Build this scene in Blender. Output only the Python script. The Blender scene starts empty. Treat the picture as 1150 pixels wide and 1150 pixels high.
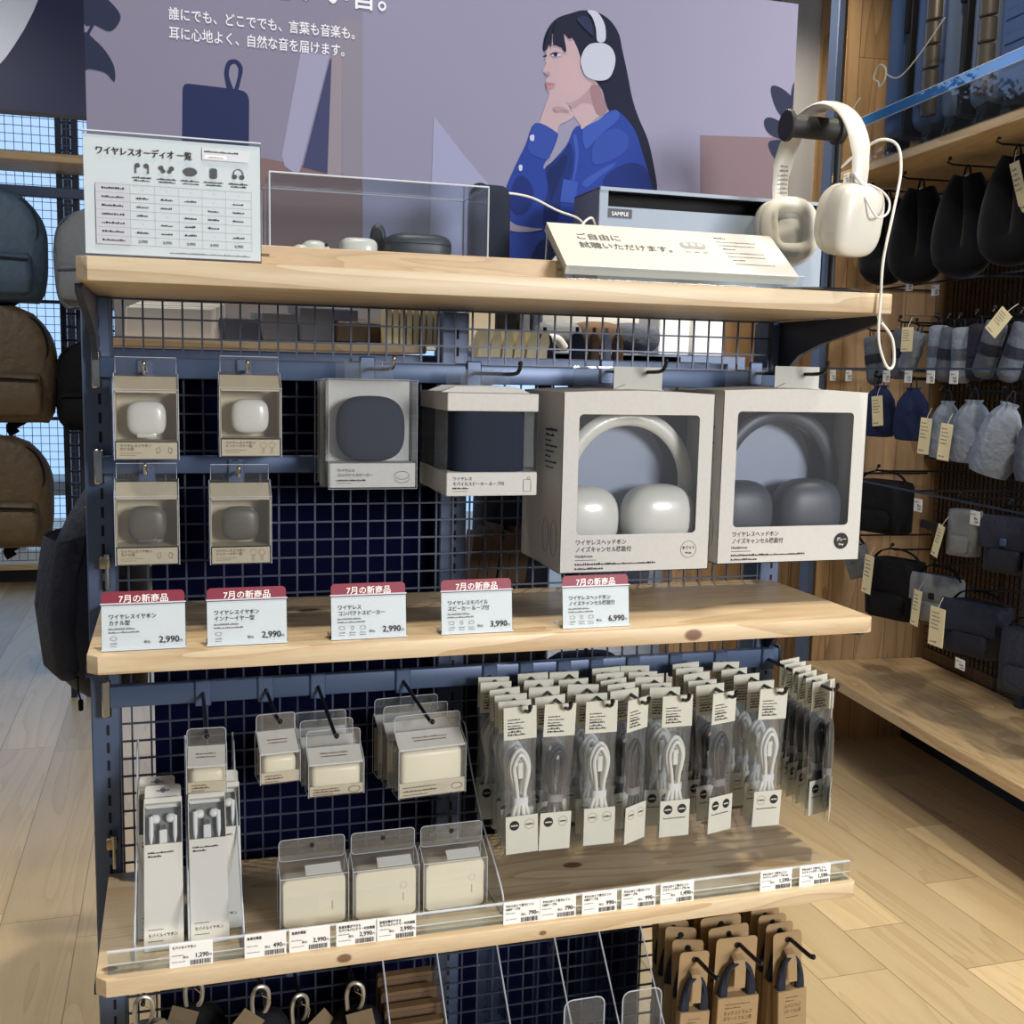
import bpy, bmesh, math, random
from mathutils import Vector, Matrix
from mathutils.geometry import tessellate_polygon
random.seed(7)
SC = bpy.context.scene
COL = SC.collection
PI = math.pi

# ------------------------------------------------------------------ camera, world, lights, exposure
cam_d = bpy.data.cameras.new('camera'); cam = bpy.data.objects.new('camera', cam_d); COL.objects.link(cam)
cam_d.sensor_width = 36.0; cam_d.lens = 36.0 * 1240.53 / 1150.0; cam_d.clip_start = .05; cam_d.clip_end = 60
_Rz = Matrix.Rotation(-0.29665, 4, 'Z'); _Rx = Matrix.Rotation(-0.12705, 4, 'X'); _Ry = Matrix.Rotation(-0.02183, 4, 'Y')
cam.matrix_world = Matrix.Translation((0.06425, -1.55732, 1.31551)) @ _Rz @ _Rx @ _Ry @ Matrix.Rotation(PI / 2, 4, 'X')
SC.camera = cam
SC.view_settings.view_transform = 'Standard'; SC.view_settings.look = 'None'
SC.view_settings.gamma = 1.0; SC.view_settings.use_curve_mapping = False
SC.view_settings.exposure = 0.0
SC.cycles.use_denoising = True
SC.cycles.transparent_max_bounces = 40
SC.cycles.max_bounces = 8
SC.cycles.sample_clamp_indirect = 4.0

W = bpy.data.worlds.new('world'); SC.world = W; W.use_nodes = True
W.node_tree.nodes['Background'].inputs[0].default_value = (0.74, 0.84, 1.0, 1)
W.node_tree.nodes['Background'].inputs[1].default_value = 0.17

def lamp(name, loc, energy, color, size=.12, kind='AREA', aim=None, spread=None, spot=None):
    d = bpy.data.lights.new(name, kind); d.energy = energy; d.color = color
    if kind == 'AREA':
        d.shape = 'DISK'; d.size = size
        if spread: d.spread = math.radians(spread)
    else:
        d.shadow_soft_size = size / 2
        if spot: d.spot_size = math.radians(spot); d.spot_blend = .6
    o = bpy.data.objects.new(name, d); COL.objects.link(o); o.location = loc
    if aim: o.rotation_euler = (Vector(aim) - Vector(loc)).to_track_quat('-Z', 'Y').to_euler()
    return o
WARM = (1.0, .88, .70); NEUT = (1.0, .93, .84); COOL = (.72, .84, 1.0)
lamp('track_spot_key', (.50, -.93, 4.2), 290, WARM, .12, 'SPOT', (.45, -.28, 1.0), spot=62)
lamp('track_spot_back', (1.25, .95, 2.95), 90, WARM, .08, 'SPOT', (.75, .0, .8), spot=80)
lamp('track_spot_aisle', (1.75, -.5, 2.95), 108, WARM, .14, 'SPOT', (1.75, .2, 0), spot=90)
lamp('track_spot_wall_rack', (1.35, .35, 2.95), 26, NEUT, .10, 'SPOT', (2.2, .75, .9), spot=75)
lamp('track_spot_left', (-.9, .6, 2.95), 100, WARM, .14, 'SPOT', (-.7, .9, 0), spot=90)
lamp('track_spot_bags', (-1.5, .4, 2.95), 110, NEUT, .12, 'SPOT', (-.6, 2.8, 1.2), spot=50)
lamp('added_front_fill', (2.2, -3.9, 1.95), 160, (1.0, .985, .965), 1.2, 'AREA', (.5, 0, 1.2))  # added fill behind the camera to brighten front faces; not a shop fixture
lamp('added_spot_back_wall', (1.7, 1.7, 2.95), 60, WARM, .10, 'SPOT', (2.4, 2.6, 1.5), spot=80)  # added spot that brightens the back wall and its trim; no known fixture
lamp('added_spot_end_panel', (1.6, .6, 2.9), 20, WARM, .10, 'SPOT', (2.3, 1.9, 1.6), spot=70)  # extra spot put in to lighten the timber end panel; no known fixture

# ------------------------------------------------------------------ materials
def S(c):
    def f(v):
        v /= 255.0
        return v / 12.92 if v <= .04045 else ((v + .055) / 1.055) ** 2.4
    return (f(c[0]), f(c[1]), f(c[2]), 1)
MATS = {}
def mat(name, col, rough=.5, metal=0, var=.06, scale=40, bump=0, bscale=200, coat=0, sheen=0, spec=.5, emit=None):
    if name in MATS: return MATS[name]
    m = bpy.data.materials.new(name); m.use_nodes = True; MATS[name] = m
    nt = m.node_tree; b = nt.nodes['Principled BSDF']
    b.inputs['Roughness'].default_value = rough; b.inputs['Metallic'].default_value = metal
    b.inputs['Specular IOR Level'].default_value = spec
    if coat: b.inputs['Coat Weight'].default_value = coat
    if sheen: b.inputs['Sheen Weight'].default_value = sheen
    tc = nt.nodes.new('ShaderNodeTexCoord')
    c = S(col)
    if var:
        n = nt.nodes.new('ShaderNodeTexNoise'); n.inputs['Scale'].default_value = scale; n.inputs['Detail'].default_value = 4
        nt.links.new(tc.outputs['Object'], n.inputs['Vector'])
        r = nt.nodes.new('ShaderNodeMix'); r.data_type = 'RGBA'
        r.inputs[6].default_value = tuple(x * (1 - var) for x in c[:3]) + (1,)
        r.inputs[7].default_value = tuple(min(1, x * (1 + var)) for x in c[:3]) + (1,)
        nt.links.new(n.outputs['Fac'], r.inputs[0]); nt.links.new(r.outputs[2], b.inputs['Base Color'])
    else:
        b.inputs['Base Color'].default_value = c
    if bump:
        n2 = nt.nodes.new('ShaderNodeTexNoise'); n2.inputs['Scale'].default_value = bscale; n2.inputs['Detail'].default_value = 3
        nt.links.new(tc.outputs['Object'], n2.inputs['Vector'])
        bp = nt.nodes.new('ShaderNodeBump'); bp.inputs['Strength'].default_value = bump; bp.inputs['Distance'].default_value = .002 if bscale > 70 else .012
        nt.links.new(n2.outputs['Fac'], bp.inputs['Height']); nt.links.new(bp.outputs['Normal'], b.inputs['Normal'])
    if emit:
        b.inputs['Emission Color'].default_value = c; b.inputs['Emission Strength'].default_value = emit
    return m

def wood(name, light, dark, axis='X', rough=.45, ring=9.0, knots=(), boards=None, stretch=14.0):
    """Long-grained timber: stretched noise warps a band pattern; knots are small dark ellipses of the timber itself."""
    m = bpy.data.materials.new(name); m.use_nodes = True; MATS[name] = m
    nt = m.node_tree; L = nt.links.new; N = nt.nodes.new; b = nt.nodes['Principled BSDF']
    b.inputs['Roughness'].default_value = rough
    tc = N('ShaderNodeTexCoord'); mp = N('ShaderNodeMapping')
    k = {'X': 0, 'Y': 1, 'Z': 2}[axis]
    sc = [1.0, 1.0, 1.0]; sc[k] = 1 / stretch
    mp.inputs['Scale'].default_value = sc
    vec = tc.outputs['Object']
    if boards:      # each board along its width gets its own grain
        w, baxis, length = boards
        sp = N('ShaderNodeSeparateXYZ'); L(vec, sp.inputs[0])
        d = N('ShaderNodeMath'); d.operation = 'DIVIDE'; L(sp.outputs[{'X': 0, 'Y': 1, 'Z': 2}[baxis]], d.inputs[0]); d.inputs[1].default_value = w
        fl = N('ShaderNodeMath'); fl.operation = 'FLOOR'; L(d.outputs[0], fl.inputs[0])
        wn0 = N('ShaderNodeTexWhiteNoise'); wn0.noise_dimensions = '1D'; L(fl.outputs[0], wn0.inputs['W'])
        # stagger the board ends
        ad = N('ShaderNodeMath'); ad.operation = 'MULTIPLY_ADD'; L(wn0.outputs['Value'], ad.inputs[0]); ad.inputs[1].default_value = length; L(sp.outputs[k], ad.inputs[2])
        d2 = N('ShaderNodeMath'); d2.operation = 'DIVIDE'; L(ad.outputs[0], d2.inputs[0]); d2.inputs[1].default_value = length
        f2 = N('ShaderNodeMath'); f2.operation = 'FLOOR'; L(d2.outputs[0], f2.inputs[0])
        cb = N('ShaderNodeCombineXYZ'); L(fl.outputs[0], cb.inputs[0]); L(f2.outputs[0], cb.inputs[1])
        wn = N('ShaderNodeTexWhiteNoise'); wn.noise_dimensions = '2D'; L(cb.outputs[0], wn.inputs['Vector'])
        off = N('ShaderNodeVectorMath'); off.operation = 'SCALE'; L(wn.outputs['Color'], off.inputs[0]); off.inputs['Scale'].default_value = 7.0
        av = N('ShaderNodeVectorMath'); av.operation = 'ADD'; L(vec, av.inputs[0]); L(off.outputs[0], av.inputs[1])
        L(av.outputs[0], mp.inputs['Vector'])
        # seams
        fr = N('ShaderNodeMath'); fr.operation = 'FRACT'; L(d.outputs[0], fr.inputs[0])
        lt = N('ShaderNodeMath'); lt.operation = 'LESS_THAN'; L(fr.outputs[0], lt.inputs[0]); lt.inputs[1].default_value = .0022 / w
        fr2 = N('ShaderNodeMath'); fr2.operation = 'FRACT'; L(d2.outputs[0], fr2.inputs[0])
        lt2 = N('ShaderNodeMath'); lt2.operation = 'LESS_THAN'; L(fr2.outputs[0], lt2.inputs[0]); lt2.inputs[1].default_value = .0022 / length
        seam = N('ShaderNodeMath'); seam.operation = 'MAXIMUM'; L(lt.outputs[0], seam.inputs[0]); L(lt2.outputs[0], seam.inputs[1])
    else:
        L(vec, mp.inputs['Vector'])
    n = N('ShaderNodeTexNoise'); n.inputs['Scale'].default_value = ring; n.inputs['Detail'].default_value = 2; n.inputs['Distortion'].default_value = .6
    L(mp.outputs[0], n.inputs['Vector'])
    mu = N('ShaderNodeMath'); mu.operation = 'MULTIPLY'; mu.inputs[1].default_value = 9.0; L(n.outputs['Fac'], mu.inputs[0])
    f = N('ShaderNodeMath'); f.operation = 'FRACT'; L(mu.outputs[0], f.inputs[0])
    fine = N('ShaderNodeTexNoise'); fine.inputs['Scale'].default_value = ring * 28; fine.inputs['Detail'].default_value = 3; L(mp.outputs[0], fine.inputs['Vector'])
    mx = N('ShaderNodeMath'); mx.operation = 'MULTIPLY_ADD'; L(fine.outputs['Fac'], mx.inputs[0]); mx.inputs[1].default_value = .55
    p = N('ShaderNodeMath'); p.operation = 'POWER'; L(f.outputs[0], p.inputs[0]); p.inputs[1].default_value = 2.6
    p2 = N('ShaderNodeMath'); p2.operation = 'MULTIPLY'; L(p.outputs[0], p2.inputs[0]); p2.inputs[1].default_value = .55; L(p2.outputs[0], mx.inputs[2])
    r = N('ShaderNodeMix'); r.data_type = 'RGBA'; r.clamp_factor = True
    r.inputs[6].default_value = S(light); r.inputs[7].default_value = S(dark); L(mx.outputs[0], r.inputs[0])
    colour = r.outputs[2]
    if boards:
        hs = N('ShaderNodeMix'); hs.data_type = 'RGBA'; hs.blend_type = 'MULTIPLY'
        tone = N('ShaderNodeMapRange'); L(wn.outputs['Value'], tone.inputs[0]); tone.inputs[3].default_value = .74; tone.inputs[4].default_value = 1.12
        hs.inputs[0].default_value = 1.0; L(colour, hs.inputs[6])
        cc = N('ShaderNodeCombineColor'); [L(tone.outputs[0], cc.inputs[i]) for i in range(3)]; L(cc.outputs[0], hs.inputs[7])
        sm = N('ShaderNodeMix'); sm.data_type = 'RGBA'; L(seam.outputs[0], sm.inputs[0]); L(hs.outputs[2], sm.inputs[6])
        sm.inputs[7].default_value = tuple(x * .45 for x in S(dark)[:3]) + (1,)
        colour = sm.outputs[2]
    for (kx, ky, kz, kr) in knots:
        q = N('ShaderNodeVectorMath'); q.operation = 'SUBTRACT'; L(tc.outputs['Object'], q.inputs[0]); q.inputs[1].default_value = (kx, ky, kz)
        q2 = N('ShaderNodeVectorMath'); q2.operation = 'MULTIPLY'; L(q.outputs[0], q2.inputs[0]); q2.inputs[1].default_value = (.62, 1, 1)
        ln = N('ShaderNodeVectorMath'); ln.operation = 'LENGTH'; L(q2.outputs[0], ln.inputs[0])
        mr = N('ShaderNodeMapRange'); mr.interpolation_type = 'SMOOTHSTEP'; L(ln.outputs['Value'], mr.inputs[0])
        mr.inputs[1].default_value = kr * .6; mr.inputs[2].default_value = kr; mr.inputs[3].default_value = .85; mr.inputs[4].default_value = 0
        km = N('ShaderNodeMix'); km.data_type = 'RGBA'; L(mr.outputs[0], km.inputs[0]); L(colour, km.inputs[6]); km.inputs[7].default_value = S((92, 52, 34))
        colour = km.outputs[2]
    L(colour, b.inputs['Base Color'])
    bp = N('ShaderNodeBump'); bp.inputs['Strength'].default_value = .08; bp.inputs['Distance'].default_value = .001
    L(fine.outputs['Fac'], bp.inputs['Height']); L(bp.outputs['Normal'], b.inputs['Normal'])
    return m

def clear(name, tint=(246, 248, 250), gloss=.10, haze=.04, rough=.06, body=(.8, .82, .86, 1)):
    """Thin clear plastic: lets light through, reflects at grazing angles, with a trace of haze."""
    m = bpy.data.materials.new(name); m.use_nodes = True; MATS[name] = m
    nt = m.node_tree; nt.nodes.clear(); N = nt.nodes.new; L = nt.links.new
    out = N('ShaderNodeOutputMaterial'); t = N('ShaderNodeBsdfTransparent'); t.inputs[0].default_value = S(tint)
    g = N('ShaderNodeBsdfGlossy'); g.inputs['Roughness'].default_value = rough; g.inputs[0].default_value = (.95, .97, 1, 1)
    d = N('ShaderNodeBsdfDiffuse'); d.inputs[0].default_value = body
    lw = N('ShaderNodeLayerWeight'); lw.inputs['Blend'].default_value = .5
    pw = N('ShaderNodeMath'); pw.operation = 'POWER'; L(lw.outputs['Facing'], pw.inputs[0]); pw.inputs[1].default_value = 4.0
    mr = N('ShaderNodeMath'); mr.operation = 'MULTIPLY_ADD'; L(pw.outputs[0], mr.inputs[0]); mr.inputs[1].default_value = .7; mr.inputs[2].default_value = gloss * .3
    tc = N('ShaderNodeTexCoord'); nz = N('ShaderNodeTexNoise'); nz.inputs['Scale'].default_value = 22; L(tc.outputs['Object'], nz.inputs['Vector'])
    bp = N('ShaderNodeBump'); bp.inputs['Strength'].default_value = .25; bp.inputs['Distance'].default_value = .004; L(nz.outputs['Fac'], bp.inputs['Height']); L(bp.outputs[0], g.inputs['Normal'])
    a = N('ShaderNodeMixShader'); a.inputs[0].default_value = haze; L(t.outputs[0], a.inputs[1]); L(d.outputs[0], a.inputs[2])
    b = N('ShaderNodeMixShader'); L(mr.outputs[0], b.inputs[0]); L(a.outputs[0], b.inputs[1]); L(g.outputs[0], b.inputs[2])
    L(b.outputs[0], out.inputs[0])
    return m

M = {}
M['pine'] = wood('pine shelf', (216, 199, 168), (178, 148, 110), 'X', .42, 10, knots=((.70, -.2905, 1.010 - .028, .0095), (.25, -.2905, .6015, .007), (.505, -.2905, .6, .004), (.60, -.14, .613, .011), (.86, -.05, .613, .009), (.23, -.10, .993, .012), (-.02, -.265, .613, .007)), stretch=9)
M['pine_top'] = wood('pine top shelf', (208, 193, 165), (174, 148, 114), 'X', .42, 10, stretch=14)
M['oak_tray'] = wood('oak tray', (196, 172, 140), (164, 138, 106), 'X', .5, 18, stretch=10)
M['floor'] = wood('floor planks', (216, 196, 158), (194, 168, 126), 'Y', .34, 7, boards=(.175, 'X', 1.22), stretch=12)
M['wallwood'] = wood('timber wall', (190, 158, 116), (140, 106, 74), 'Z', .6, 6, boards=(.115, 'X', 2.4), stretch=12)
M['racktim'] = wood('rack shelf timber', (214, 190, 150), (176, 142, 100), 'X', .5, 9, stretch=10)
M['steel'] = mat('blue grey painted steel', (82, 97, 126), .42, .25, .05, 30, .05, 400)
M['steeldk'] = mat('dark navy painted steel', (44, 50, 66), .42, .3, .05, 30)
M['rail'] = mat('grey blue rail paint', (76, 93, 124), .4, .3, .04)
M['wire'] = mat('navy wire paint', (62, 68, 86), .4, .3, .04)
M['wallwood_shaded'] = wood('shaded timber wall', (122, 96, 66), (84, 62, 42), 'Z', .6, 6, boards=(.115, 'X', 2.4), stretch=12)  # copy of the timber wall, darkened to paint in the shade behind the goods
M['navyblue'] = mat('navy blue cloth', (34, 46, 82), .85, 0, .14, 40, .4, 80, spec=.2)
M['blue_reflection'] = clear('acrylic with painted blue reflection', (150, 200, 250), .5, .45, .05, (.10, .42, .95, 1))  # a blue reflection put into the plastic's tint and haze
M['packcard'] = mat('pale packet card', (200, 200, 188), .7, 0, .04, 60)
M['kraft_shaded'] = mat('shaded kraft paper', (112, 98, 76), .85, 0, .1, 60)  # kraft darkened in colour to stand for the dimness under the lower shelf
M['snap'] = mat('pale metal hook', (176, 172, 160), .35, .6, .04)
M['trayg'] = mat('grey tray card', (132, 132, 130), .7, 0, .05)
M['board'] = mat('white board', (206, 204, 197), .75, 0, .01, spec=.2)
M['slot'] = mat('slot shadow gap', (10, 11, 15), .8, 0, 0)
M['panelnavy'] = mat('navy backing cloth', (11, 13, 42), .95, 0, .2, 20, .2, 600, spec=.03)
M['blackrod'] = mat('black coated rod', (30, 31, 36), .35, .5, .04)
M['chrome'] = mat('bright metal', (190, 188, 182), .22, 1, .03)
M['brass'] = mat('brass clip', (176, 160, 120), .35, .8, .05)
M['clear'] = clear('clear case plastic', (246, 248, 250), .2, .035, .05)
M['film'] = clear('clear film', (243, 245, 247), .22, .05, .14)
M['acrylic'] = clear('acrylic', (245, 248, 250), .06, .006, .03)
M['edge'] = mat('polished acrylic edge', (206, 214, 226), .15, 0, .02)
M['card'] = mat('warm white card', (214, 212, 204), .7, 0, .03, 60)
M['cardbeige'] = mat('beige card', (198, 186, 160), .75, 0, .04, 60)
M['greycard'] = mat('pale grey card', (186, 186, 180), .75, 0, .04, 60)
M['boxcard'] = mat('speckled grey board', (200, 199, 195), .75, 0, .07, 160)
M['boxin'] = mat('grey box lining', (120, 126, 140), .7, 0, .06)
M['paper'] = mat('white paper', (240, 240, 238), .6, 0, .015)
M['kraft'] = mat('kraft card', (160, 134, 98), .8, 0, .08, 90)
M['kraftdk'] = mat('brown kraft', (104, 80, 60), .8, 0, .08, 90)
M['cream'] = mat('cream plastic', (232, 222, 196), .38, 0, .02)
M['ivory'] = mat('ivory plastic', (212, 210, 201), .32, 0, .02, coat=.2)
M['whiteplastic'] = mat('white plastic', (238, 237, 232), .35, 0, .015)
M['greige'] = mat('greige plastic', (94, 87, 74), .42, 0, .04)
M['charcoal'] = mat('charcoal fabric', (42, 48, 62), .9, 0, .12, 300, .3, 1200, spec=.1)
M['charplastic'] = mat('charcoal plastic', (50, 54, 60), .45, 0, .05)
M['hpgrey'] = mat('dark grey headphone', (62, 66, 76), .45, 0, .05)
M['ink'] = mat('black ink', (22, 21, 21), .7, 0, 0)
M['inkbrown'] = mat('brown ink', (110, 86, 58), .7, 0, 0)
M['inkgrey'] = mat('grey ink', (120, 120, 122), .7, 0, 0)
M['inkpale'] = mat('pale grey ink', (196, 200, 208), .7, 0, 0)
M['maroon'] = mat('maroon header card', (128, 34, 58), .5, 0, .03)
M['white'] = mat('white ink', (245, 243, 240), .6, 0, 0)
M['tagcream'] = mat('cream paper tag', (236, 226, 186), .75, 0, .04, 90)
M['navy'] = mat('navy nylon', (22, 28, 46), .8, 0, .16, 26, .35, 60)
M['blacknylon'] = mat('black nylon', (15, 16, 22), .8, 0, .16, 26, .4, 50, spec=.25)
M['knit'] = mat('black knit', (17, 18, 26), .95, 0, .2, 60, .4, 400, sheen=.1, spec=.2)
M['teal'] = mat('blue grey nylon', (62, 84, 106), .62, 0, .14, 18, .5, 34)
M['greynylon'] = mat('grey nylon', (122, 128, 136), .7, 0, .1, 20, .4, 40)
M['brownnylon'] = mat('olive brown nylon', (92, 78, 60), .58, 0, .14, 18, .5, 34)
M['bluegrey'] = mat('pale blue grey cloth', (134, 146, 166), .8, 0, .14, 40, .5, 60)
M['slate'] = mat('slate cloth', (84, 92, 108), .8, 0, .12, 40, .4, 60)
M['suitcase'] = mat('blue suitcase shell', (62, 84, 128), .38, .1, .05, 20)
M['suitcase2'] = mat('grey blue suitcase shell', (104, 118, 142), .38, .1, .05, 20)
M['bumper'] = mat('bronze corner shell', (112, 104, 94), .32, .5, .08, 40)
M['rubber'] = mat('black rubber', (22, 23, 26), .6, 0, .05)
M['cord'] = mat('white cord', (222, 221, 214), .5, 0, .02)
M['tie'] = mat('pale tie band', (214, 214, 216), .6, 0, .03)
M['blackcable'] = mat('black cable', (36, 36, 40), .55, 0, .05)
M['metalbox'] = mat('pale grey metal box', (150, 164, 182), .65, 0, .03)
M['metalside'] = mat('grey metal box side', (128, 134, 146), .45, .3, .03)

# ------------------------------------------------------------------ mesh helpers
def new(): return bmesh.new()
def obj(name, bm, mats, parent=None, smooth=True, ang=38):
    if not isinstance(mats, (list, tuple)): mats = [mats]
    me = bpy.data.meshes.new(name); bm.to_mesh(me); bm.free()
    for m in mats: me.materials.append(M[m] if isinstance(m, str) else m)
    if smooth:
        me.shade_smooth(); me.set_sharp_from_angle(angle=math.radians(ang))
    o = bpy.data.objects.new(name, me); COL.objects.link(o)
    if parent: o.parent = parent
    return o
def tag(o, label, cat, group=None, kind=None):
    o['label'] = label; o['category'] = cat
    if group: o['group'] = group
    if kind: o['kind'] = kind
    return o
def thing(name, label, cat, loc=(0, 0, 0), rot=(0, 0, 0), group=None):
    o = bpy.data.objects.new(name, None); COL.objects.link(o); o.empty_display_size = .02
    o.location = loc; o.rotation_euler = rot
    return tag(o, label, cat, group)
def struct(o): o['kind'] = 'structure'; return o
def dup(root, loc, rot=None, label=None, group=None, scale=None, swap=None):
    """A copy of a thing with copies of its parts and sub-parts."""
    def cp(s, par):
        c = s.copy(); COL.objects.link(c); c.parent = par
        if swap and c.type == 'MESH' and s.name.split('.')[0] in swap:
            c.data = c.data.copy(); c.data.materials[0] = M[swap[s.name.split('.')[0]]]
        for ch in s.children: cp(ch, c)
        return c
    r = cp(root, None); r.location = loc
    if rot is not None: r.rotation_euler = rot
    if scale: r.scale = scale
    if label: r['label'] = label
    if group: r['group'] = group
    return r

def face(bm, vs, mi=0):
    try: f = bm.faces.new(vs); f.material_index = mi; return f
    except ValueError: return None
def wire(bm, pts, r=.0004, mi=1, closed=True):
    tube(bm, pts, r, 4, mi, closed)
def box(bm, x0, x1, y0, y1, z0, z1, mi=0, X=None):
    v = [Vector((x, y, z)) for x in (x0, x1) for y in (y0, y1) for z in (z0, z1)]
    if X: v = [X @ p for p in v]
    v = [bm.verts.new(p) for p in v]
    for q in ((0, 1, 3, 2), (4, 6, 7, 5), (0, 4, 5, 1), (2, 3, 7, 6), (0, 2, 6, 4), (1, 5, 7, 3)): face(bm, [v[i] for i in q], mi)
def merge(bm, t, mi=0, X=None):
    t.verts.index_update(); vm = [bm.verts.new(X @ v.co if X else v.co) for v in t.verts]
    for f in t.faces: face(bm, [vm[v.index] for v in f.verts], mi)
    t.free()
def rbox(bm, x0, x1, y0, y1, z0, z1, r=.003, seg=2, mi=0, X=None):
    t = new(); box(t, x0, x1, y0, y1, z0, z1); bmesh.ops.recalc_face_normals(t, faces=t.faces)
    bmesh.ops.bevel(t, geom=list(t.edges), offset=r, segments=seg, profile=.5, affect='EDGES')
    merge(bm, t, mi, X)
def loft(bm, rings, mi=0, cap=True, closed=False):
    vs = [[bm.verts.new(p) for p in r] for r in rings]; n = len(vs[0])
    rng = range(len(vs) if closed else len(vs) - 1)
    for i in rng:
        a, b = vs[i], vs[(i + 1) % len(vs)]
        for j in range(n): face(bm, (a[j], a[(j + 1) % n], b[(j + 1) % n], b[j]), mi)
    if cap and not closed: face(bm, vs[0][::-1], mi); face(bm, vs[-1], mi)
def spline(pts, sub=6, closed=False):
    P = [Vector(p) for p in pts]; n = len(P); out = []
    for i in range(n if closed else n - 1):
        g = lambda k: P[k % n] if closed else P[max(0, min(n - 1, k))]
        a, b, c, d = g(i - 1), g(i), g(i + 1), g(i + 2)
        for s in range(sub):
            t = s / sub
            out.append(.5 * ((2 * b) + (c - a) * t + (2 * a - 5 * b + 4 * c - d) * t * t + (3 * b - a - 3 * c + d) * t ** 3))
    if not closed: out.append(P[-1])
    return out
def tube(bm, pts, r, n=8, mi=0, closed=False, flat=None, up=(0, 0, 1), cap=True):
    """A round (or, with flat=(a, b), elliptical) rod along pts."""
    P = [Vector(p) for p in pts]; m = len(P); rings = []; up = Vector(up); prev = None
    for i in range(m):
        t = (P[(i + 1) % m] - P[i - 1]) if closed else (P[min(m - 1, i + 1)] - P[max(0, i - 1)])
        t.normalize()
        if prev is None:
            ref = up if abs(t.dot(up)) < .95 else Vector((1, 0, 0)); s = t.cross(ref).normalized()
        else:
            s = prev - t * prev.dot(t)
            s = s.normalized() if s.length > 1e-6 else t.cross(up).normalized()
        prev = s; w = s.cross(t)
        rr = r[i] if isinstance(r, (list, tuple)) else r
        a, b = (flat if flat else (1, 1))
        rings.append([P[i] + s * (math.cos(2 * PI * k / n) * rr * a) + w * (math.sin(2 * PI * k / n) * rr * b) for k in range(n)])
    loft(bm, rings, mi, cap, closed)
def prism(bm, pts, axis, a0, a1, mi=0):
    """Extrude a 2-D outline along an axis."""
    def put(p, a): return {'X': (a, p[0], p[1]), 'Y': (p[0], a, p[1]), 'Z': (p[0], p[1], a)}[axis]
    A = [bm.verts.new(put(p, a0)) for p in pts]; B = [bm.verts.new(put(p, a1)) for p in pts]; n = len(pts)
    face(bm, A[::-1], mi); face(bm, B, mi)
    for i in range(n): face(bm, (A[i], A[(i + 1) % n], B[(i + 1) % n], B[i]), mi)
def rrect(w, h, r, n=5, cx=0, cy=0):
    o = []
    for (sx, sy, a0) in ((1, 1, 0), (-1, 1, 90), (-1, -1, 180), (1, -1, 270)):
        for k in range(n + 1):
            a = math.radians(a0 + 90 * k / n); o.append((cx + sx * (w / 2 - r) + r * math.cos(a), cy + sy * (h / 2 - r) + r * math.sin(a)))
    return o
def sq(bm, c, a, e1=.5, e2=.5, nu=14, nv=24, mi=0, X=None):
    """Superquadric: rounded pads, lobes and soft blocks; e1 rounds along z, e2 around it."""
    def pw(x, e): return math.copysign(abs(x) ** e, x)
    rings = []
    for i in range(nu + 1):
        u = -PI / 2 + PI * (i + .0) / nu; u = max(-PI / 2 + .02, min(PI / 2 - .02, u))
        rg = []
        for j in range(nv):
            v = 2 * PI * j / nv
            p = Vector((c[0] + a[0] * pw(math.cos(u), e1) * pw(math.cos(v), e2), c[1] + a[1] * pw(math.cos(u), e1) * pw(math.sin(v), e2), c[2] + a[2] * pw(math.sin(u), e1)))
            rg.append(X @ p if X else p)
        rings.append(rg)
    loft(bm, rings, mi)
def disc(bm, c, r, y, n=24, mi=0, rin=0):
    """Flat disc or ring facing -Y."""
    A = [bm.verts.new((c[0] + r * math.cos(2 * PI * k / n), y, c[1] + r * math.sin(2 * PI * k / n))) for k in range(n)]
    if rin:
        B = [bm.verts.new((c[0] + rin * math.cos(2 * PI * k / n), y, c[1] + rin * math.sin(2 * PI * k / n))) for k in range(n)]
        for k in range(n): face(bm, (A[k], A[(k + 1) % n], B[(k + 1) % n], B[k]), mi)
    else: face(bm, A, mi)
_TXT = {}
def text(bm, s, x, z, size, y=0.0, mi=0, align='L', wx=1.0, X=None):
    """Lettering as flat outlines facing -Y; x, z is the baseline's start (or end, or middle)."""
    if s not in _TXT:
        cu = bpy.data.curves.new('lettering', 'FONT'); cu.body = s; cu.resolution_u = 2; cu.size = 1; cu.offset = .012
        o = bpy.data.objects.new('lettering', cu); COL.objects.link(o)
        me = o.to_mesh(depsgraph=bpy.context.evaluated_depsgraph_get())
        V = [v.co.copy() for v in me.vertices]; F = [list(p.vertices) for p in me.polygons]
        o.to_mesh_clear(); bpy.data.objects.remove(o); bpy.data.curves.remove(cu); _TXT[s] = (V, F)
    V, F = _TXT[s]
    if not V: return
    w = max(v.x for v in V) * size * wx
    x0 = x - (w if align == 'R' else w / 2 if align == 'C' else 0)
    vs = [Vector((x0 + v.x * size * wx, y, z + v.y * size)) for v in V]
    vs = [bm.verts.new(X @ p if X else p) for p in vs]
    for f in F: face(bm, [vs[i] for i in f], mi)
def quad(bm, x0, x1, z0, z1, y=0.0, mi=0, X=None):
    v = [Vector((x0, y, z0)), Vector((x1, y, z0)), Vector((x1, y, z1)), Vector((x0, y, z1))]
    face(bm, [bm.verts.new(X @ p if X else p) for p in v], mi)
def dashes(bm, x0, x1, z, h, y, mi=0, seed=0, X=None):
    """A line of print too small to read: short uneven strokes."""
    rnd = random.Random(seed); x = x0
    while x < x1 - h * .4:
        w = h * rnd.uniform(.45, 1.0); quad(bm, x, min(x + w, x1), z, z + h * rnd.uniform(.45, .95), y, mi, X); x += w + h * rnd.uniform(.12, .3)
def barcode(bm, x0, x1, z0, z1, y, mi=0, seed=0):
    rnd = random.Random(seed); x = x0
    while x < x1:
        w = rnd.uniform(.0003, .0011); quad(bm, x, min(x + w, x1), z0, z1, y, mi); x += w + rnd.uniform(.0004, .0009)

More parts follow.
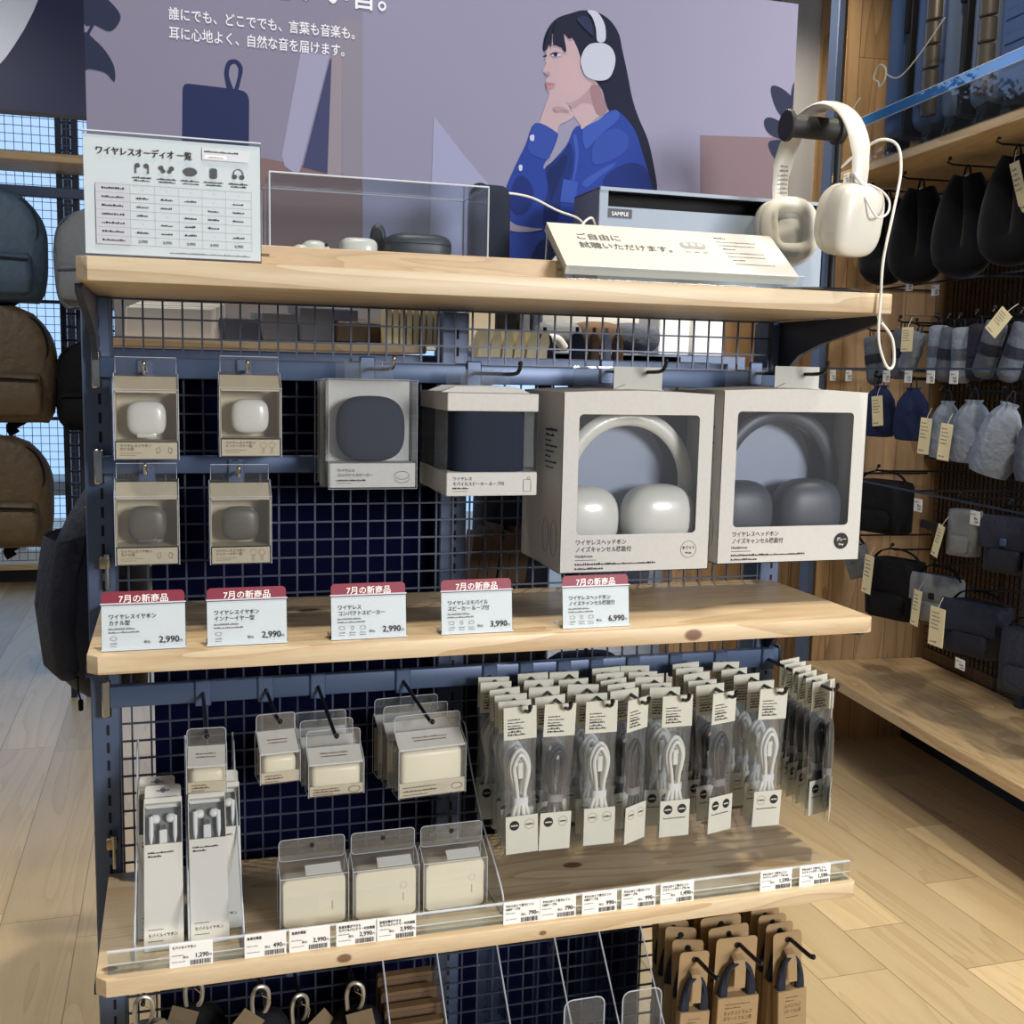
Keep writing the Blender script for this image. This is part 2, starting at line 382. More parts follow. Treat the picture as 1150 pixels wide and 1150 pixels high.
# ------------------------------------------------------------------ the room
b = new(); box(b, -6, 6, -3, 8.6, -.05, 0); struct(obj('floor', b, 'floor', smooth=False))
b = new(); box(b, 2.05, 6, 2.62, 2.72, 0, 3.4); struct(obj('wall_back', b, 'wallwood', smooth=False))
b = new(); box(b, 2.43, 2.546, 2.50, 2.62, 0, 1.56); box(b, 2.546, 2.66, 2.49, 2.62, 0, 3.4); struct(obj('trim_4', b, 'wallwood', smooth=False))
b = new(); box(b, 2.43, 2.546, 2.50, 2.62, 1.56, 3.4); struct(obj('trim_1', b, mat('pale whitewashed timber', (196, 196, 200), .6, 0, .06, 12), smooth=False))
# shop front: glass between slim mullions, low timber ledge, daylight street beyond
b = new(); box(b, -6, 2.2, 5.9, 6.0, 2.9, 3.4); box(b, -6, 2.2, 5.85, 6.0, 0, .035, 0)
for x in (-5.2, -3.9, -2.6, -1.75, -1.08, -.55, .5, 1.5, 2.15): box(b, x - .025, x + .025, 5.9, 5.98, 0, 2.9)
struct(obj('window_1', b, 'steeldk', smooth=False))
b = new(); box(b, -6, 2.2, 5.93, 5.945, .03, 2.9); o = struct(obj('window_2', b, 'acrylic', smooth=False))
b = new(); box(b, -6, 2.2, 5.35, 5.85, .10, .135); box(b, -6, 2.2, 5.5, 5.85, .0, .10, 1); struct(obj('trim_2', b, ['racktim', 'rubber'], smooth=False))
sky = bpy.data.materials.new('daylight sky'); sky.use_nodes = True; MATS['sky'] = sky
nt = sky.node_tree; nt.nodes.clear(); e = nt.nodes.new('ShaderNodeEmission'); ou = nt.nodes.new('ShaderNodeOutputMaterial')
tc = nt.nodes.new('ShaderNodeTexCoord'); sp = nt.nodes.new('ShaderNodeSeparateXYZ'); cr = nt.nodes.new('ShaderNodeValToRGB')
nt.links.new(tc.outputs['Generated'], sp.inputs[0]); nt.links.new(sp.outputs['Z'], cr.inputs[0]); nt.links.new(cr.outputs[0], e.inputs[0]); nt.links.new(e.outputs[0], ou.inputs[0])
cr.color_ramp.elements[0].color = S((170, 208, 255)); cr.color_ramp.elements[1].color = S((186, 212, 255)); e.inputs[1].default_value = 1.35
b = new(); box(b, -9, 4.5, 8.4, 8.5, -.04, 5)
o = obj('sky_backdrop', b, 'floor', smooth=False); o.data.materials[0] = sky; struct(o)
# pale benches outside the glass
for i, (x, y, z, w, h) in enumerate(((-.62, 6.6, .52, .9, .10), (-.3, 7.2, .80, .8, .06))):
    b = new(); rbox(b, x - w / 2, x + w / 2, y - .25, y + .25, z - h, z, .02)
    for sx in (-1, 1): box(b, x + sx * (w / 2 - .08) - .03, x + sx * (w / 2 - .08) + .03, y - .2, y + .2, 0, z - h)
    tag(obj('bench', b, mat('pale bench', (214, 222, 226), .6)), ('low white bench beyond the shop window, seen below the black backpack', 'taller white bench standing farther beyond the shop window')[i], 'bench')

# ------------------------------------------------------------------ the gondola
G = thing('gondola_rack', 'blue grey slotted steel display rack with navy wire grid, front and centre', 'display rack', (0, 0, 0))
def post(x0, x1, y0, y1, zt, slots=True, zb=0):
    b = new(); rbox(b, x0, x1, y0, y1, zb, zt, .002, 1)
    if slots:
        z = .06; xc = (x0 + x1) / 2 + .003
        while z < zt - .02: box(b, xc - .0019, xc + .0019, y0 - .0006, y0 + .0003, z, z + .0145, 1); z += .025
    return b
obj('post', post(-.052, -.016, -.006, .05, 1.40), ['steel', 'slot'], G)
obj('post', post(.956, .990, -.006, .05, 1.40), ['steel', 'slot'], G)
obj('post', post(.441, .482, .045, .085, 1.40), ['steel', 'slot'], G)
for x in (-.034, .973):
    b = new(); rbox(b, x - .018, x + .018, -.30, .34, 0, .07, .004); obj('foot', b, 'steel', G)
b = new(); box(b, -.016, .956, .01, .04, .08, .13); obj('crossbar', b, 'steel', G)
b = new(); w = .00125
for k in range(-1, 39):
    x = -.014 if k < 0 else (.954 if k == 38 else k * .025)
    box(b, x - w, x + w, -w, w, .15, 1.40)
for j in range(51):
    z = 1.3985 - j * .025; box(b, -.0155, .9555, -w * 3, -w, z - w, z + w)
obj('wire_grid', b, 'wire', G, smooth=False)
b = new(); box(b, .028, .478, .088, .096, .15, 1.306); obj('backing_panel', b, 'panelnavy', G, smooth=False)
for z, l in ((1.051, 'left end beside the top-left card sign'), (.66, 'left end above the lowest shelf')):
    b = new(); rbox(b, -.036, -.022, -.022, -.006, z - .008, z + .008, .002, 2, 1); tube(b, [(-.026, -.020, z + .01), (-.026, -.020, z - .035)], .003, 8); tube(b, [(-.026, -.02, z + .006), (-.026, -.02, z + .012)], .0045, 8)
    tag(obj('grid_clip', b, ['chrome', 'brass']), 'small brass clip holding the wire grid at the ' + l, 'clip')

def shelf(z, th, m, yb, label, bracket=True):
    xl, xr, yf, c = -.0345, .9713, -.2912, .012
    t = thing('shelf', label, 'shelf', (0, 0, 0), group='pine shelves of the display rack')
    pts = [(xl, yb), (xl, yf + c), (xl + c, yf)] + [(xr - .010 + .010 * math.sin(a), yf + .010 - .010 * math.cos(a)) for a in (0, .4, .8, 1.2, PI / 2)] + [(xr, yb)]
    tb = new(); prism(tb, pts, 'Z', z - th, z); bmesh.ops.recalc_face_normals(tb, faces=tb.faces)
    bmesh.ops.bevel(tb, geom=[e for e in tb.edges if abs(e.verts[0].co.z - e.verts[1].co.z) < 1e-5], offset=.0016, segments=2, profile=.5, affect='EDGES')
    obj('board', tb, m, t, ang=30)
    if bracket:
        for x in (-.034, .973):
            q = [(-.006, z - th - .085), (-.006, z - th - .001), (-.255, z - th - .001), (-.262, z - th - .010), (-.20, z - th - .022), (-.12, z - th - .037), (-.065, z - th - .052), (-.035, z - th - .072), (-.024, z - th - .085), (-.024, z - th - .10), (-.006, z - th - .10)]
            bb = new(); prism(bb, q, 'X', x - .004, x + .004); obj('bracket', bb, 'steeldk', t, smooth=False)
    return t
shelf(1.4265, .026, 'pine_top', .045, 'topmost pine shelf carrying the white signs, tray and headphones')
shelf(.9935, .0215, 'pine', -.008, 'middle pine shelf carrying the five maroon-topped price signs')
shelf(.6125, .0215, 'pine', -.008, 'lower pine shelf with clear front rail and small price tags')
shelf(.25, .0215, 'pine', -.008, 'lowest pine shelf under the brown card packs and clear dividers')

def rail(z, h, x0, x1, label, y=-.020):
    t = thing('hanging_rail', label, 'rail', (0, 0, 0), group='hanging rails on the display rack')
    b = new(); rbox(b, x0 + .004, x1, y - .009, y + .006, z - h / 2, z + h / 2, .003, 2); obj('bar', b, 'rail', t)
    b = new(); rbox(b, x0 - .006, x0 + .006, y - .006, y + .014, z - h / 2 - .014, z + h / 2 + .008, .002, 1); obj('end_bracket', b, 'chrome', t)
    if x1 > .6:
        b = new(); rbox(b, x1 - .002, x1 + .006, y - .010, y + .012, z - h / 2 - .002, z + h / 2 + .004, .004, 2); obj('end_cap', b, 'steeldk', t)
    return t
rail(1.309, .027, -.033, .955, 'top hanging rail just under the uppermost pine shelf')
rail(1.182, .024, -.033, .36, 'short hanging rail holding the two grey earphone boxes')
rail(.869, .030, -.031, .985, 'long hanging rail under the middle shelf holding chargers and cables')
rail(.52, .030, -.031, .985, 'hanging rail hidden under the lowest pictured pine shelf')

def hook(x, z, yt, label, tip=.016, grp=None, mt='blackrod', plate=True, dx=0, r=.0026, dz=0, ball=False):
    t = thing('display_hook', label, 'hook', (x, -.03, z), group=grp)
    L = yt + .03
    b = new(); tube(b, spline([(0, 0, 0), (dx * .5, L * .5, dz * .5), (dx * .9, L * .9, dz * .9 + .0005), (dx, L, dz + tip * .45), (dx, L - .004, dz + tip)], 4), r, 8)
    bmesh.ops.create_uvsphere(b, u_segments=10, v_segments=6, radius=r * 1.25, matrix=Matrix.Translation((dx, L - .004, dz + tip)))
    o = obj('rod', b, mt, t)
    if ball:
        b = new(); bmesh.ops.create_uvsphere(b, u_segments=14, v_segments=8, radius=.0040, matrix=Matrix.Translation((dx, L - .002, dz + tip))); obj('tip', b, 'chrome', o)
    if plate:
        b = new(); rbox(b, -.011, .011, -.003, .004, -.019, .017, .002, 1); obj('clip_plate', b, 'rail', t)
    return t

# ------------------------------------------------------------------ packages on the upper rail
def earphone_pack(loc, label, white, kind, title, rot=0):
    """Clear gabled box with hang tab; beige card inside; rounded charging case."""
    t = thing('earphone_package', label, 'earphone box', loc, (0, 0, rot), 'earphone boxes on the upper rails')
    w, h, d, g, hd = .0775, .088, .046, .020, .020      # front face spans z -h..0, y 0..d; gable to g, tab to g+hd
    b = new()
    pr = [(0, -h), (0, 0), (d * .5, g), (d * .5 + .001, g), (d, 0), (d, -h)]
    prism(b, pr, 'X', -w / 2, w / 2); quad(b, -w / 2 + .002, w / 2 - .002, g, g + hd, d * .5)
    for sx in (-1, 1): wire(b, [(sx * w / 2, p[0], p[1]) for p in pr])
    wire(b, [(-w / 2, 0, 0), (w / 2, 0, 0)], closed=False); wire(b, [(-w / 2 + .002, d * .5, g), (-w / 2 + .002, d * .5, g + hd), (w / 2 - .002, d * .5, g + hd), (w / 2 - .002, d * .5, g)], closed=False)
    obj('clear_case', b, ['clear', 'edge'], t, smooth=False)
    b = new(); e = .0012
    box(b, -w / 2 + e, w / 2 - e, d - .004, d - .002, -h + e, -.001)
    box(b, -w / 2 + e, w / 2 - e, e, e + .0012, -h + e, -h + .0235); box(b, -w / 2 + e, w / 2 - e, e, d - .003, -h + .022, -h + .0235)
    box(b, -w / 2 + e, -w / 2 + e + .001, e, d - .003, -h + e, -.002); box(b, w / 2 - e - .001, w / 2 - e, e, d - .003, -h + e, -.002)
    prism(b, [(e, -.002), (d * .5, g - .004), (d * .5, g - .006), (e, -.004)], 'X', -w / 2 + e, w / 2 - e)
    obj('card', b, 'cardbeige', t, smooth=False)
    b = new()
    a = (.0238, .0115, .0224)
    sq(b, (0, .0165, -.0365), a, .62, .62, 16, 28)
    if kind == 'inner':
        tube(b, [(a[0] * 1.002 * math.cos(v) * .98, .0165 - abs(math.sin(v)) * a[1] * 1.0 - .0002, -.0365) for v in [PI * k / 16 for k in range(17)]], .0003, 4)
    else: rbox(b, -.012, .012, .008, .022, -.0610, -.054, .002)
    obj('charging_case', b, 'ivory' if white else 'greige', t)
    b = new(); y = -.0004
    for i, s in enumerate(title): text(b, s, -w / 2 + .007, -h + .0165 - i * .0042, .0042, y)
    quad(b, -w / 2 + .007, -w / 2 + .034, -h + .0085, -h + .0089, y); quad(b, -w / 2 + .007, -w / 2 + .026, -h + .0058, -h + .0062, y)
    for sx in (-1, 1):
        cx = w / 2 - .0175 + sx * .0055
        if kind == 'inner': disc(b, (cx, -h + .0150), .0040, y, 18, 0, .0037); quad(b, cx - .0012, cx - .0009, -h + .004, -h + .011, y); quad(b, cx + .0009, cx + .0012, -h + .004, -h + .011, y)
        else:
            for q in range(4):
                a0 = [(.0, .004), (.006, .002), (.004, -.004), (-.001, -.002)][q]; a1 = [(.0, .004), (.006, .002), (.004, -.004), (-.001, -.002)][(q + 1) % 4]
                tube(b, [(cx + sx * a0[0] * .7, y, -h + .012 + a0[1]), (cx + sx * a1[0] * .7, y, -h + .012 + a1[1])], .00018, 4)
    obj('lettering', b, 'inkbrown', t, smooth=False)
    return t
T1 = ('ワイヤレスイヤホン', 'カナル型'); T2 = ('ワイヤレスイヤホン', 'インナーイヤー型')
earphone_pack((.029, -.100, 1.2825), 'white canal earphone case in clear box, upper left corner of the grid', True, 'canal', T1)
earphone_pack((.1565, -.100, 1.2865), 'white inner-ear earphone case in clear box, second on the top rail', True, 'inner', T2)
earphone_pack((.0275, -.100, 1.1485), 'dark grey canal earphone case in clear box below the white one', False, 'canal', T1)
earphone_pack((.143, -.100, 1.1465), 'dark grey inner-ear earphone case in clear box, right of the other grey one', False, 'inner', T2)
hook(.0275, 1.303, -.098, 'bent metal hook holding the white canal earphone box', .012, 'hooks on the upper rails', 'chrome')
hook(.153, 1.307, -.098, 'bent metal hook holding the white inner-ear earphone box', .012, 'hooks on the upper rails', 'chrome')
hook(.0265, 1.176, -.098, 'bent metal hook holding the grey canal earphone box', .012, 'hooks on the upper rails', 'chrome')
hook(.141, 1.172, -.098, 'bent metal hook holding the grey inner-ear earphone box', .012, 'hooks on the upper rails', 'chrome')

def compact_speaker_pack(loc, label, front=True):
    t = thing('speaker_package', label, 'speaker box', loc, (0, 0, 0), 'compact speaker boxes')
    w, h, d = .1145, .140, .056
    b = new(); rbox(b, -w / 2, w / 2, 0, d, -h, 0, .002, 1); box(b, -.032, .032, d * .62, d * .62 + .0006, 0, .024); wire(b, [(-w / 2, 0, -h), (w / 2, 0, -h), (w / 2, 0, 0), (-w / 2, 0, 0)]); wire(b, [(-w / 2, d, -h), (w / 2, d, -h), (w / 2, d, 0), (-w / 2, d, 0)]); obj('clear_case', b, ['clear', 'edge'], t, smooth=False)
    b = new(); e = .002
    box(b, -w / 2 + e, w / 2 - e, d - .012, d - .010, -h + e, -e); box(b, -w / 2 + e, w / 2 - e, e, d - .01, -h + e, -h + .033); obj('card', b, 'boxcard', t, smooth=False)
    b = new(); sq(b, (.0, .024, -.0635), (.0445, .020, .0425), .70, .62, 18, 36); obj('speaker', b, 'charcoal', t)
    if front:
        b = new(); y = -.0005
        text(b, 'ワイヤレス', -w / 2 + .011, -h + .0225, .0046, y); text(b, 'コンパクトスピーカー', -w / 2 + .011, -h + .0165, .0046, y)
        dashes(b, -w / 2 + .011, -.010, -h + .0105, .0022, y, 0, 3); quad(b, -w / 2 + .011, -w / 2 + .03, -h + .0075, -h + .0079, y)
        tube(b, [(.038 + .0095 * math.cos(a * PI / 10), y, -h + .0175 + .0052 * math.sin(a * PI / 10)) for a in range(20)], .0002, 4, closed=True)
        tube(b, [(.038 + .0095 * math.cos(a * PI / 10), y, -h + .0135 + .0056 * math.sin(a * PI / 10)) for a in range(10, 21)], .0002, 4)
        obj('lettering', b, 'ink', t, smooth=False)
    return t
compact_speaker_pack((.3065, -.150, 1.3005), 'round charcoal compact speaker in clear box, third from the left on the top rail')
compact_speaker_pack((.3035, -.088, 1.2985), 'second compact speaker box, tucked behind the front charcoal one', False)
hook(.318, 1.314, -.16, 'bent metal hook above the round compact speaker box', .014, 'hooks on the upper rails', 'chrome', dx=.012)

def mobile_speaker_pack(loc, label, front=True):
    t = thing('speaker_package', label, 'speaker box', loc, (0, 0, 0), 'loop speaker boxes')
    w, h, d, lid, base = .1215, .132, .082, .023, .0305
    b = new(); rbox(b, -w / 2, w / 2, 0, d, -lid, 0, .001, 1); rbox(b, -w / 2, w / 2, 0, d, -h, -h + base, .001, 1); box(b, -w / 2 + .002, w / 2 - .002, d - .004, d - .002, -h, 0)
    prism(b, [(-w / 2, 0), (w / 2, 0), (w / 2 - .02, .008), (-w / 2 + .02, .008)], 'Y', d * .45, d * .55)
    obj('card', b, 'boxcard', t, ang=30)
    b = new(); box(b, -w / 2 + .0005, -w / 2 + .001, .001, d - .003, -h + base, -lid); box(b, w / 2 - .001, w / 2 - .0005, .001, d - .003, -h + base, -lid); box(b, -.034, .034, d * .5, d * .5 + .0006, .005, .030); obj('clear_sleeve', b, 'clear', t, smooth=False)
    b = new(); loft(b, [[(p[0], p[1], z) for p in rrect(.1, .060, .024, 6, 0, .036)] for z in (-h + base * .6, -h + base, -lid, -lid + .004)]); obj('speaker', b, 'charcoal', t)
    if front:
        b = new(); y = -.0005
        text(b, 'ワイヤレス', -w / 2 + .008, -h + .0205, .0052, y); text(b, 'モバイルスピーカー ループ付', -w / 2 + .008, -h + .0138, .0052, y)
        dashes(b, -w / 2 + .008, -w / 2 + .029, -h + .009, .0024, y, 0, 5); quad(b, -w / 2 + .008, -w / 2 + .028, -h + .0058, -h + .0063, y)
        X0 = w / 2 - .0135
        tube(b, [(X0 + p[0], y, -h + .013 + p[1]) for p in rrect(.0105, .016, .002, 3)], .0002, 4, closed=True); tube(b, [(X0 + .002 + .0018 * math.cos(a), y, -h + .0225 + .0018 * math.sin(a)) for a in [k * PI / 5 for k in range(10)]], .0002, 4, closed=True)
        obj('lettering', b, 'ink', t, smooth=False)
    return t
mobile_speaker_pack((.4545, -.190, 1.2865), 'navy loop speaker in open grey card box, left of the headphone boxes')
mobile_speaker_pack((.456, -.104, 1.2865), 'second loop speaker box behind the front navy one', False)
hook(.470, 1.311, -.19, 'dark hook above the navy loop speaker box', .014, 'hooks on the upper rails', dx=.018)

def headphone_pack(loc, rz, label, white, w, tabx, front=True):
    """Speckled card box with a cut-out window, folding headphones inside on a grey lining."""
    t = thing('headphone_package', label, 'headphone box', loc, (0, 0, rz), 'headphone boxes')
    h, d = .240, .086; wl, wr, wt, wb = -w / 2 + .0225, w / 2 - .0215, -.0275, -h + .0515
    b = new()
    box(b, -w / 2, w / 2, d - .001, d, -h, 0); box(b, -w / 2, -w / 2 + .001, 0, d, -h, 0); box(b, w / 2 - .001, w / 2, 0, d, -h, 0); box(b, -w / 2, w / 2, 0, d, -h, -h + .001)
    loft(b, [[(x, 0, 0), (x, d, 0), (x, d, .001 + zz), (x, 0, .001 + zz * .6)] for x, zz in ((-w / 2, 0), (-w / 4, .004), (0, .006), (w / 4, .004), (w / 2, 0))])
    # front frame around the window
    inn = rrect(wr - wl, wt - wb, .006, 4, (wl + wr) / 2, (wt + wb) / 2); out = []
    for p in inn:
        sx = -w / 2 if p[0] < (wl + wr) / 2 else w / 2; sz = 0 if p[1] > (wt + wb) / 2 else -h; out.append((sx, sz))
    n = len(inn)
    I = [b.verts.new((p[0], 0, p[1])) for p in inn]; O = [b.verts.new((p[0], 0, p[1])) for p in out]; K = [b.verts.new((p[0], .0012, p[1])) for p in inn]
    for i in range(n):
        j = (i + 1) % n
        if out[i] == out[j]: face(b, (O[i], I[i], I[j]))
        else: face(b, (O[i], I[i], I[j], O[j]))
        face(b, (I[i], K[i], K[j], I[j]))
    bmesh.ops.remove_doubles(b, verts=b.verts, dist=1e-6)
    obj('carton', b, 'boxcard', t, smooth=False)
    b = new(); box(b, tabx - .036, tabx + .036, d * .55, d * .55 + .001, .004, .036); prism(b, [(tabx - .038, .004), (tabx + .038, .004), (tabx + .02, .012), (tabx - .02, .012)], 'Y', d * .5, d * .55); obj('hang_tab', b, 'greycard' if front else 'clear', t, smooth=False)
    b = new(); box(b, -w / 2 + .002, w / 2 - .002, d - .006, d - .004, -h + .002, -.002); disc(b, (0.002, -.105), .070, d - .0065, 40, 1); obj('lining', b, ['boxin', mat('pale blue lining disc', (150, 158, 176), .7, 0, .05)], t, smooth=False)
    if not front: return t
    b = new(); quad(b, wl + .0005, wr - .0005, wb + .0005, wt - .0005, .002); obj('window_film', b, 'clear', t, smooth=False)
    hm = 'ivory' if white else 'hpgrey'
    H = obj('headphones', (lambda bb: (sq(bb, (-.062, .036, -.172), (.047, .028, .046), .78, .70, 16, 28), sq(bb, (.046, .036, -.170), (.053, .030, .046), .78, .70, 16, 28), bb)[2])(new()), hm, t)
    b = new(); pts = [(.002 + .089 * math.cos(a), .045, -.122 + .089 * math.sin(a)) for a in [math.radians(-8 + k * 8) for k in range(25)]]
    tube(b, pts, [.0075] * 25, 10, flat=(1.5, .8), up=(0, 1, 0)); obj('headband', b, hm, H)
    b = new(); tube(b, [(.090, .040, -.134), (.082, .038, -.145), (.070, .036, -.156)], [.0055, .005, .006], 8); obj('hinge', b, hm, H)
    b = new(); y = -.0004; x0 = wl - .001
    text(b, 'ワイヤレスヘッドホン', x0, -h + .0385, .0082, y, 0, 'L', .9); text(b, 'ノイズキャンセル機能付', x0, -h + .0288, .0082, y, 0, 'L', .9)
    text(b, 'Headphones', x0, -h + .0212, .0050, y); quad(b, x0, x0 + .031, -h + .0170, -h + .0177, y)
    dashes(b, x0, x0 + .118, -h + .0105, .0032, y, 0, 11); dashes(b, x0, x0 + .042, -h + .0045, .0032, y, 0, 12)
    cx, cz = w / 2 - .0310, -h + .0285
    if white:
        disc(b, (cx, cz), .0118, y, 36, 0, .0113); text(b, 'ホワイト', cx, cz + .0002, .0058, y, 0, 'C', .85); text(b, 'White', cx, cz - .0062, .0040, y, 0, 'C')
    else:
        disc(b, (cx, cz), .0118, y, 36, 0); text(b, 'グレー', cx, cz + .0002, .0062, y - .0003, 1, 'C', .85); text(b, 'Gray', cx, cz - .0062, .0042, y - .0003, 1, 'C')
    # print on the left flank
    X = Matrix.Translation((-w / 2 - .0004, 0, 0)) @ Matrix.Rotation(-PI / 2, 4, 'Z')
    for k in range(8): dashes(b, -.070, -.022 - .012 * (k % 3), -.052 - k * .0072, .0042 if k < 2 else .003, 0, 0, k, X)
    for cx2 in (-.060, -.026): tube(b, [X @ Vector((cx2 + .0125 * math.cos(a), -.0002, -.195 + .024 * math.sin(a))) for a in [k * PI / 12 for k in range(24)]], .0002, 4, closed=True)
    obj('lettering', b, ['ink', 'white'], t, smooth=False)
    return t
headphone_pack((.659, -.190, 1.2885), 0, 'white noise cancelling headphones in windowed grey card box', True, .2185, .015)
headphone_pack((.660, -.102, 1.2885), 0, 'second headphone box behind the white headphones one', True, .2185, -.012, False)
headphone_pack((.8955, -.190, 1.2945), 0, 'dark grey headphones in windowed card box at the right end', False, .2280, .026)
headphone_pack((.9015, -.102, 1.2925), 0, 'second headphone box behind the dark grey headphones one', False, .2280, -.012, False)
hook(.672, 1.318, -.185, 'dark bent hook through the tab of the white headphone box', .016, 'hooks on the upper rails', dx=.022)
hook(.917, 1.320, -.185, 'dark bent hook through the tab of the dark grey headphone box', .016, 'hooks on the upper rails', dx=.024)

# ------------------------------------------------------------------ maroon-topped price signs on the middle shelf
def price_sign(x, lines, price, icons, label, rz=0):
    t = thing('price_sign', label, 'price sign', (x, -.272, .9935), (0, 0, rz), 'maroon-topped price signs')
    X = Matrix.Rotation(math.radians(-7), 4, 'X'); w, h = .0915, .0515
    b = new(); box(b, -w / 2, w / 2, -.0006, .0002, .002, h + .002, 0, X); box(b, -w / 2, w / 2, .0020, .0026, .002, h - .002, 0, X); box(b, -w / 2, w / 2, -.001, .040, 0, .0012); box(b, -w / 2 - .0002, w / 2 + .0002, -.0007, .0028, h + .0012, h + .0026, 1, X); box(b, -w / 2, w / 2, -.0014, .0002, .0006, .0024, 1, X)
    obj('acrylic_stand', b, ['acrylic', 'edge'], t, smooth=False)
    b = new(); box(b, -w / 2 + .0008, w / 2 - .0008, .0004, .0010, .0024, h, 0, X); obj('card', b, 'paper', t, smooth=False)
    b = new(); tb = new(); prism(tb, rrect(w - .002, .030, .005, 4, -.0002, h + .0005), 'Y', .0012, .0018); merge(b, tb, 0, X); text(b, '7月の新商品', 0, h + .0035, .0098, .0010, 1, 'C', 1.0, X); obj('header_card', b, ['maroon', 'white'], t, smooth=False)
    b = new(); y = -.0010
    for i, s in enumerate(lines): text(b, s, -w / 2 + .0085, h - .0150 - i * .0070, .0062, y, 0, 'L', .92, X)
    for i in range(2): dashes(b, -w / 2 + .0085, -w / 2 + .036 + .005 * i, h - .0275 - i * .0038, .0022, y, 1, i, X)
    for k in range(icons):
        cx = -w / 2 + .0135 + k * .0125
        tube(b, [X @ Vector((cx + p[0], y, h - .0372 + p[1])) for p in (rrect(.0062, .0034, .0012, 2) if k != 1 else rrect(.0030, .0042, .0014, 2))], .00025, 4, mi=1, closed=True); dashes(b, cx - .0035, cx + .0035, h - .0435, .0016, y, 1, 7 + k, X); dashes(b, cx - .0035, cx + .0035, h - .0462, .0016, y, 1, 9 + k, X)
    text(b, '円', w / 2 - .0040, h - .0435, .0036, y, 0, 'R', 1, X); text(b, price, w / 2 - .0075, h - .0438, .0105, y, 0, 'R', .95, X); text(b, '税込', w / 2 - .0085 - .0060 * len(price), h - .0435, .0036, y, 0, 'R', 1, X)
    obj('lettering', b, ['ink', 'inkgrey'], t, smooth=False)
    return t
price_sign(.026, ('ワイヤレスイヤホン', 'カナル型'), '2,990', 1, 'maroon-topped white price sign reading カナル型, leftmost on the middle shelf')
price_sign(.140, ('ワイヤレスイヤホン', 'インナーイヤー型'), '2,990', 1, 'maroon-topped white price sign reading インナーイヤー型')
price_sign(.282, ('ワイヤレス', 'コンパクトスピーカー'), '2,990', 3, 'maroon-topped white price sign reading コンパクトスピーカー')
price_sign(.416, ('ワイヤレスモバイル', 'スピーカー ループ付'), '3,990', 3, 'maroon-topped white price sign reading スピーカー ループ付 3,990')
price_sign(.573, ('ワイヤレスヘッドホン', 'ノイズキャンセル機能付'), '6,990', 3, 'maroon-topped white price sign reading ノイズキャンセル機能付 6,990')

# ------------------------------------------------------------------ chargers on the long rail
def charger_pack(name, loc, rz, label, w, h, d, body, strip, grp, print_=True, oval=False):
    """Gabled clear case with a hang tab, cream charger inside and a card strip along the bottom."""
    t = thing('charger_package', label, 'charger box', loc, (0, 0, rz), grp)
    g, hd = d * .55, .021
    b = new(); pr = [(0, -h), (0, 0), (d * .8, g), (d * .8 + .001, g), (d, g * .5), (d, -h)]
    prism(b, pr, 'X', -w / 2, w / 2)
    tb = new(); prism(tb, rrect(w * .98, hd + .006, .005, 3, 0, g + hd / 2 - .003), 'Y', d * .8, d * .8 + .0005); merge(b, tb)
    for sx in (-1, 1): wire(b, [(sx * w / 2, p[0], p[1]) for p in pr])
    wire(b, [(-w / 2, 0, 0), (w / 2, 0, 0)], closed=False); wire(b, [(p[0], d * .8, p[1]) for p in rrect(w * .98, hd + .006, .005, 3, 0, g + hd / 2 - .003)])
    obj('clear_case', b, ['clear', 'edge'], t, smooth=False)
    b = new(); e = .0014
    prism(b, [(e, -.0015), (d * .8, g - .002), (d * .8, g - .0035), (e, -.003)], 'X', -w / 2 + e, w / 2 - e)
    obj('top_card', b, 'card', t, smooth=False)
    b = new(); box(b, -w / 2 + e, w / 2 - e, e * .7, e * .7 + .0009, -h + e, -h + strip); box(b, -w / 2 + e, w / 2 - e, d - .004, d - .003, -h + e, -.004); obj('strip_card', b, 'cardbeige', t, smooth=False)
    b = new(); rbox(b, -w / 2 + .0045, w / 2 - .0045, .003, d - .006, -h + strip * .5, -.0065, min(.007, d * .2), 3); obj('charger', b, 'cream', t)
    if print_:
        b = new(); y = -.0003
        dashes(b, -w / 2 + .006, -.004 + w * .1, -h + strip * .68, .0016, y, 0, 3); dashes(b, -w / 2 + .006, w * .06, -h + strip * .42, .0026, y, 0, 4); dashes(b, -w / 2 + .006, -w * .06, -h + strip * .2, .0014, y, 0, 5)
        X = Matrix.Translation((0, d * .4 - .0006, g * .5)) @ Matrix.Rotation(-math.atan2(d * .8, g), 4, 'X')
        dashes(b, -w * .25, w * .25, .001, .0022, 0, 0, 6, X); dashes(b, -w * .25, w * .22, -.004, .0022, 0, 0, 7, X)
        if oval: tube(b, [(w / 2 - .013 + .0078 * math.cos(a), y, -h + strip * .5 + .0042 * math.sin(a)) for a in [k * PI / 10 for k in range(20)]], .0003, 4, closed=True)
        obj('lettering', b, 'inkbrown', t, smooth=False)
    return t
GC = 'clear charger boxes on the long rail'
charger_pack('a', (.0945, -.170, .8155), -.03, 'small cube charger in clear box on the leftmost long hook', .049, .036, .034, 0, .0145, GC)
charger_pack('b', (.1895, -.125, .8095), .10, 'tilted cream charger in clear box, second hook from the left', .053, .043, .040, 0, .016, GC)
charger_pack('c', (.2615, -.140, .7945), .04, 'wider cream charger in clear box at the front of the third hook', .074, .046, .030, 0, .0145, GC, oval=True)
for k, (y, dx) in enumerate(((-.100, -.004), (-.062, -.008))):
    charger_pack('c', (.2615 + dx, y, .7965), .04, ('second wide charger box directly behind the front one on the third hook', 'rearmost wide charger box on the third hook, nearest the grid')[k], .074, .046, .030, 0, .0145, GC, False)
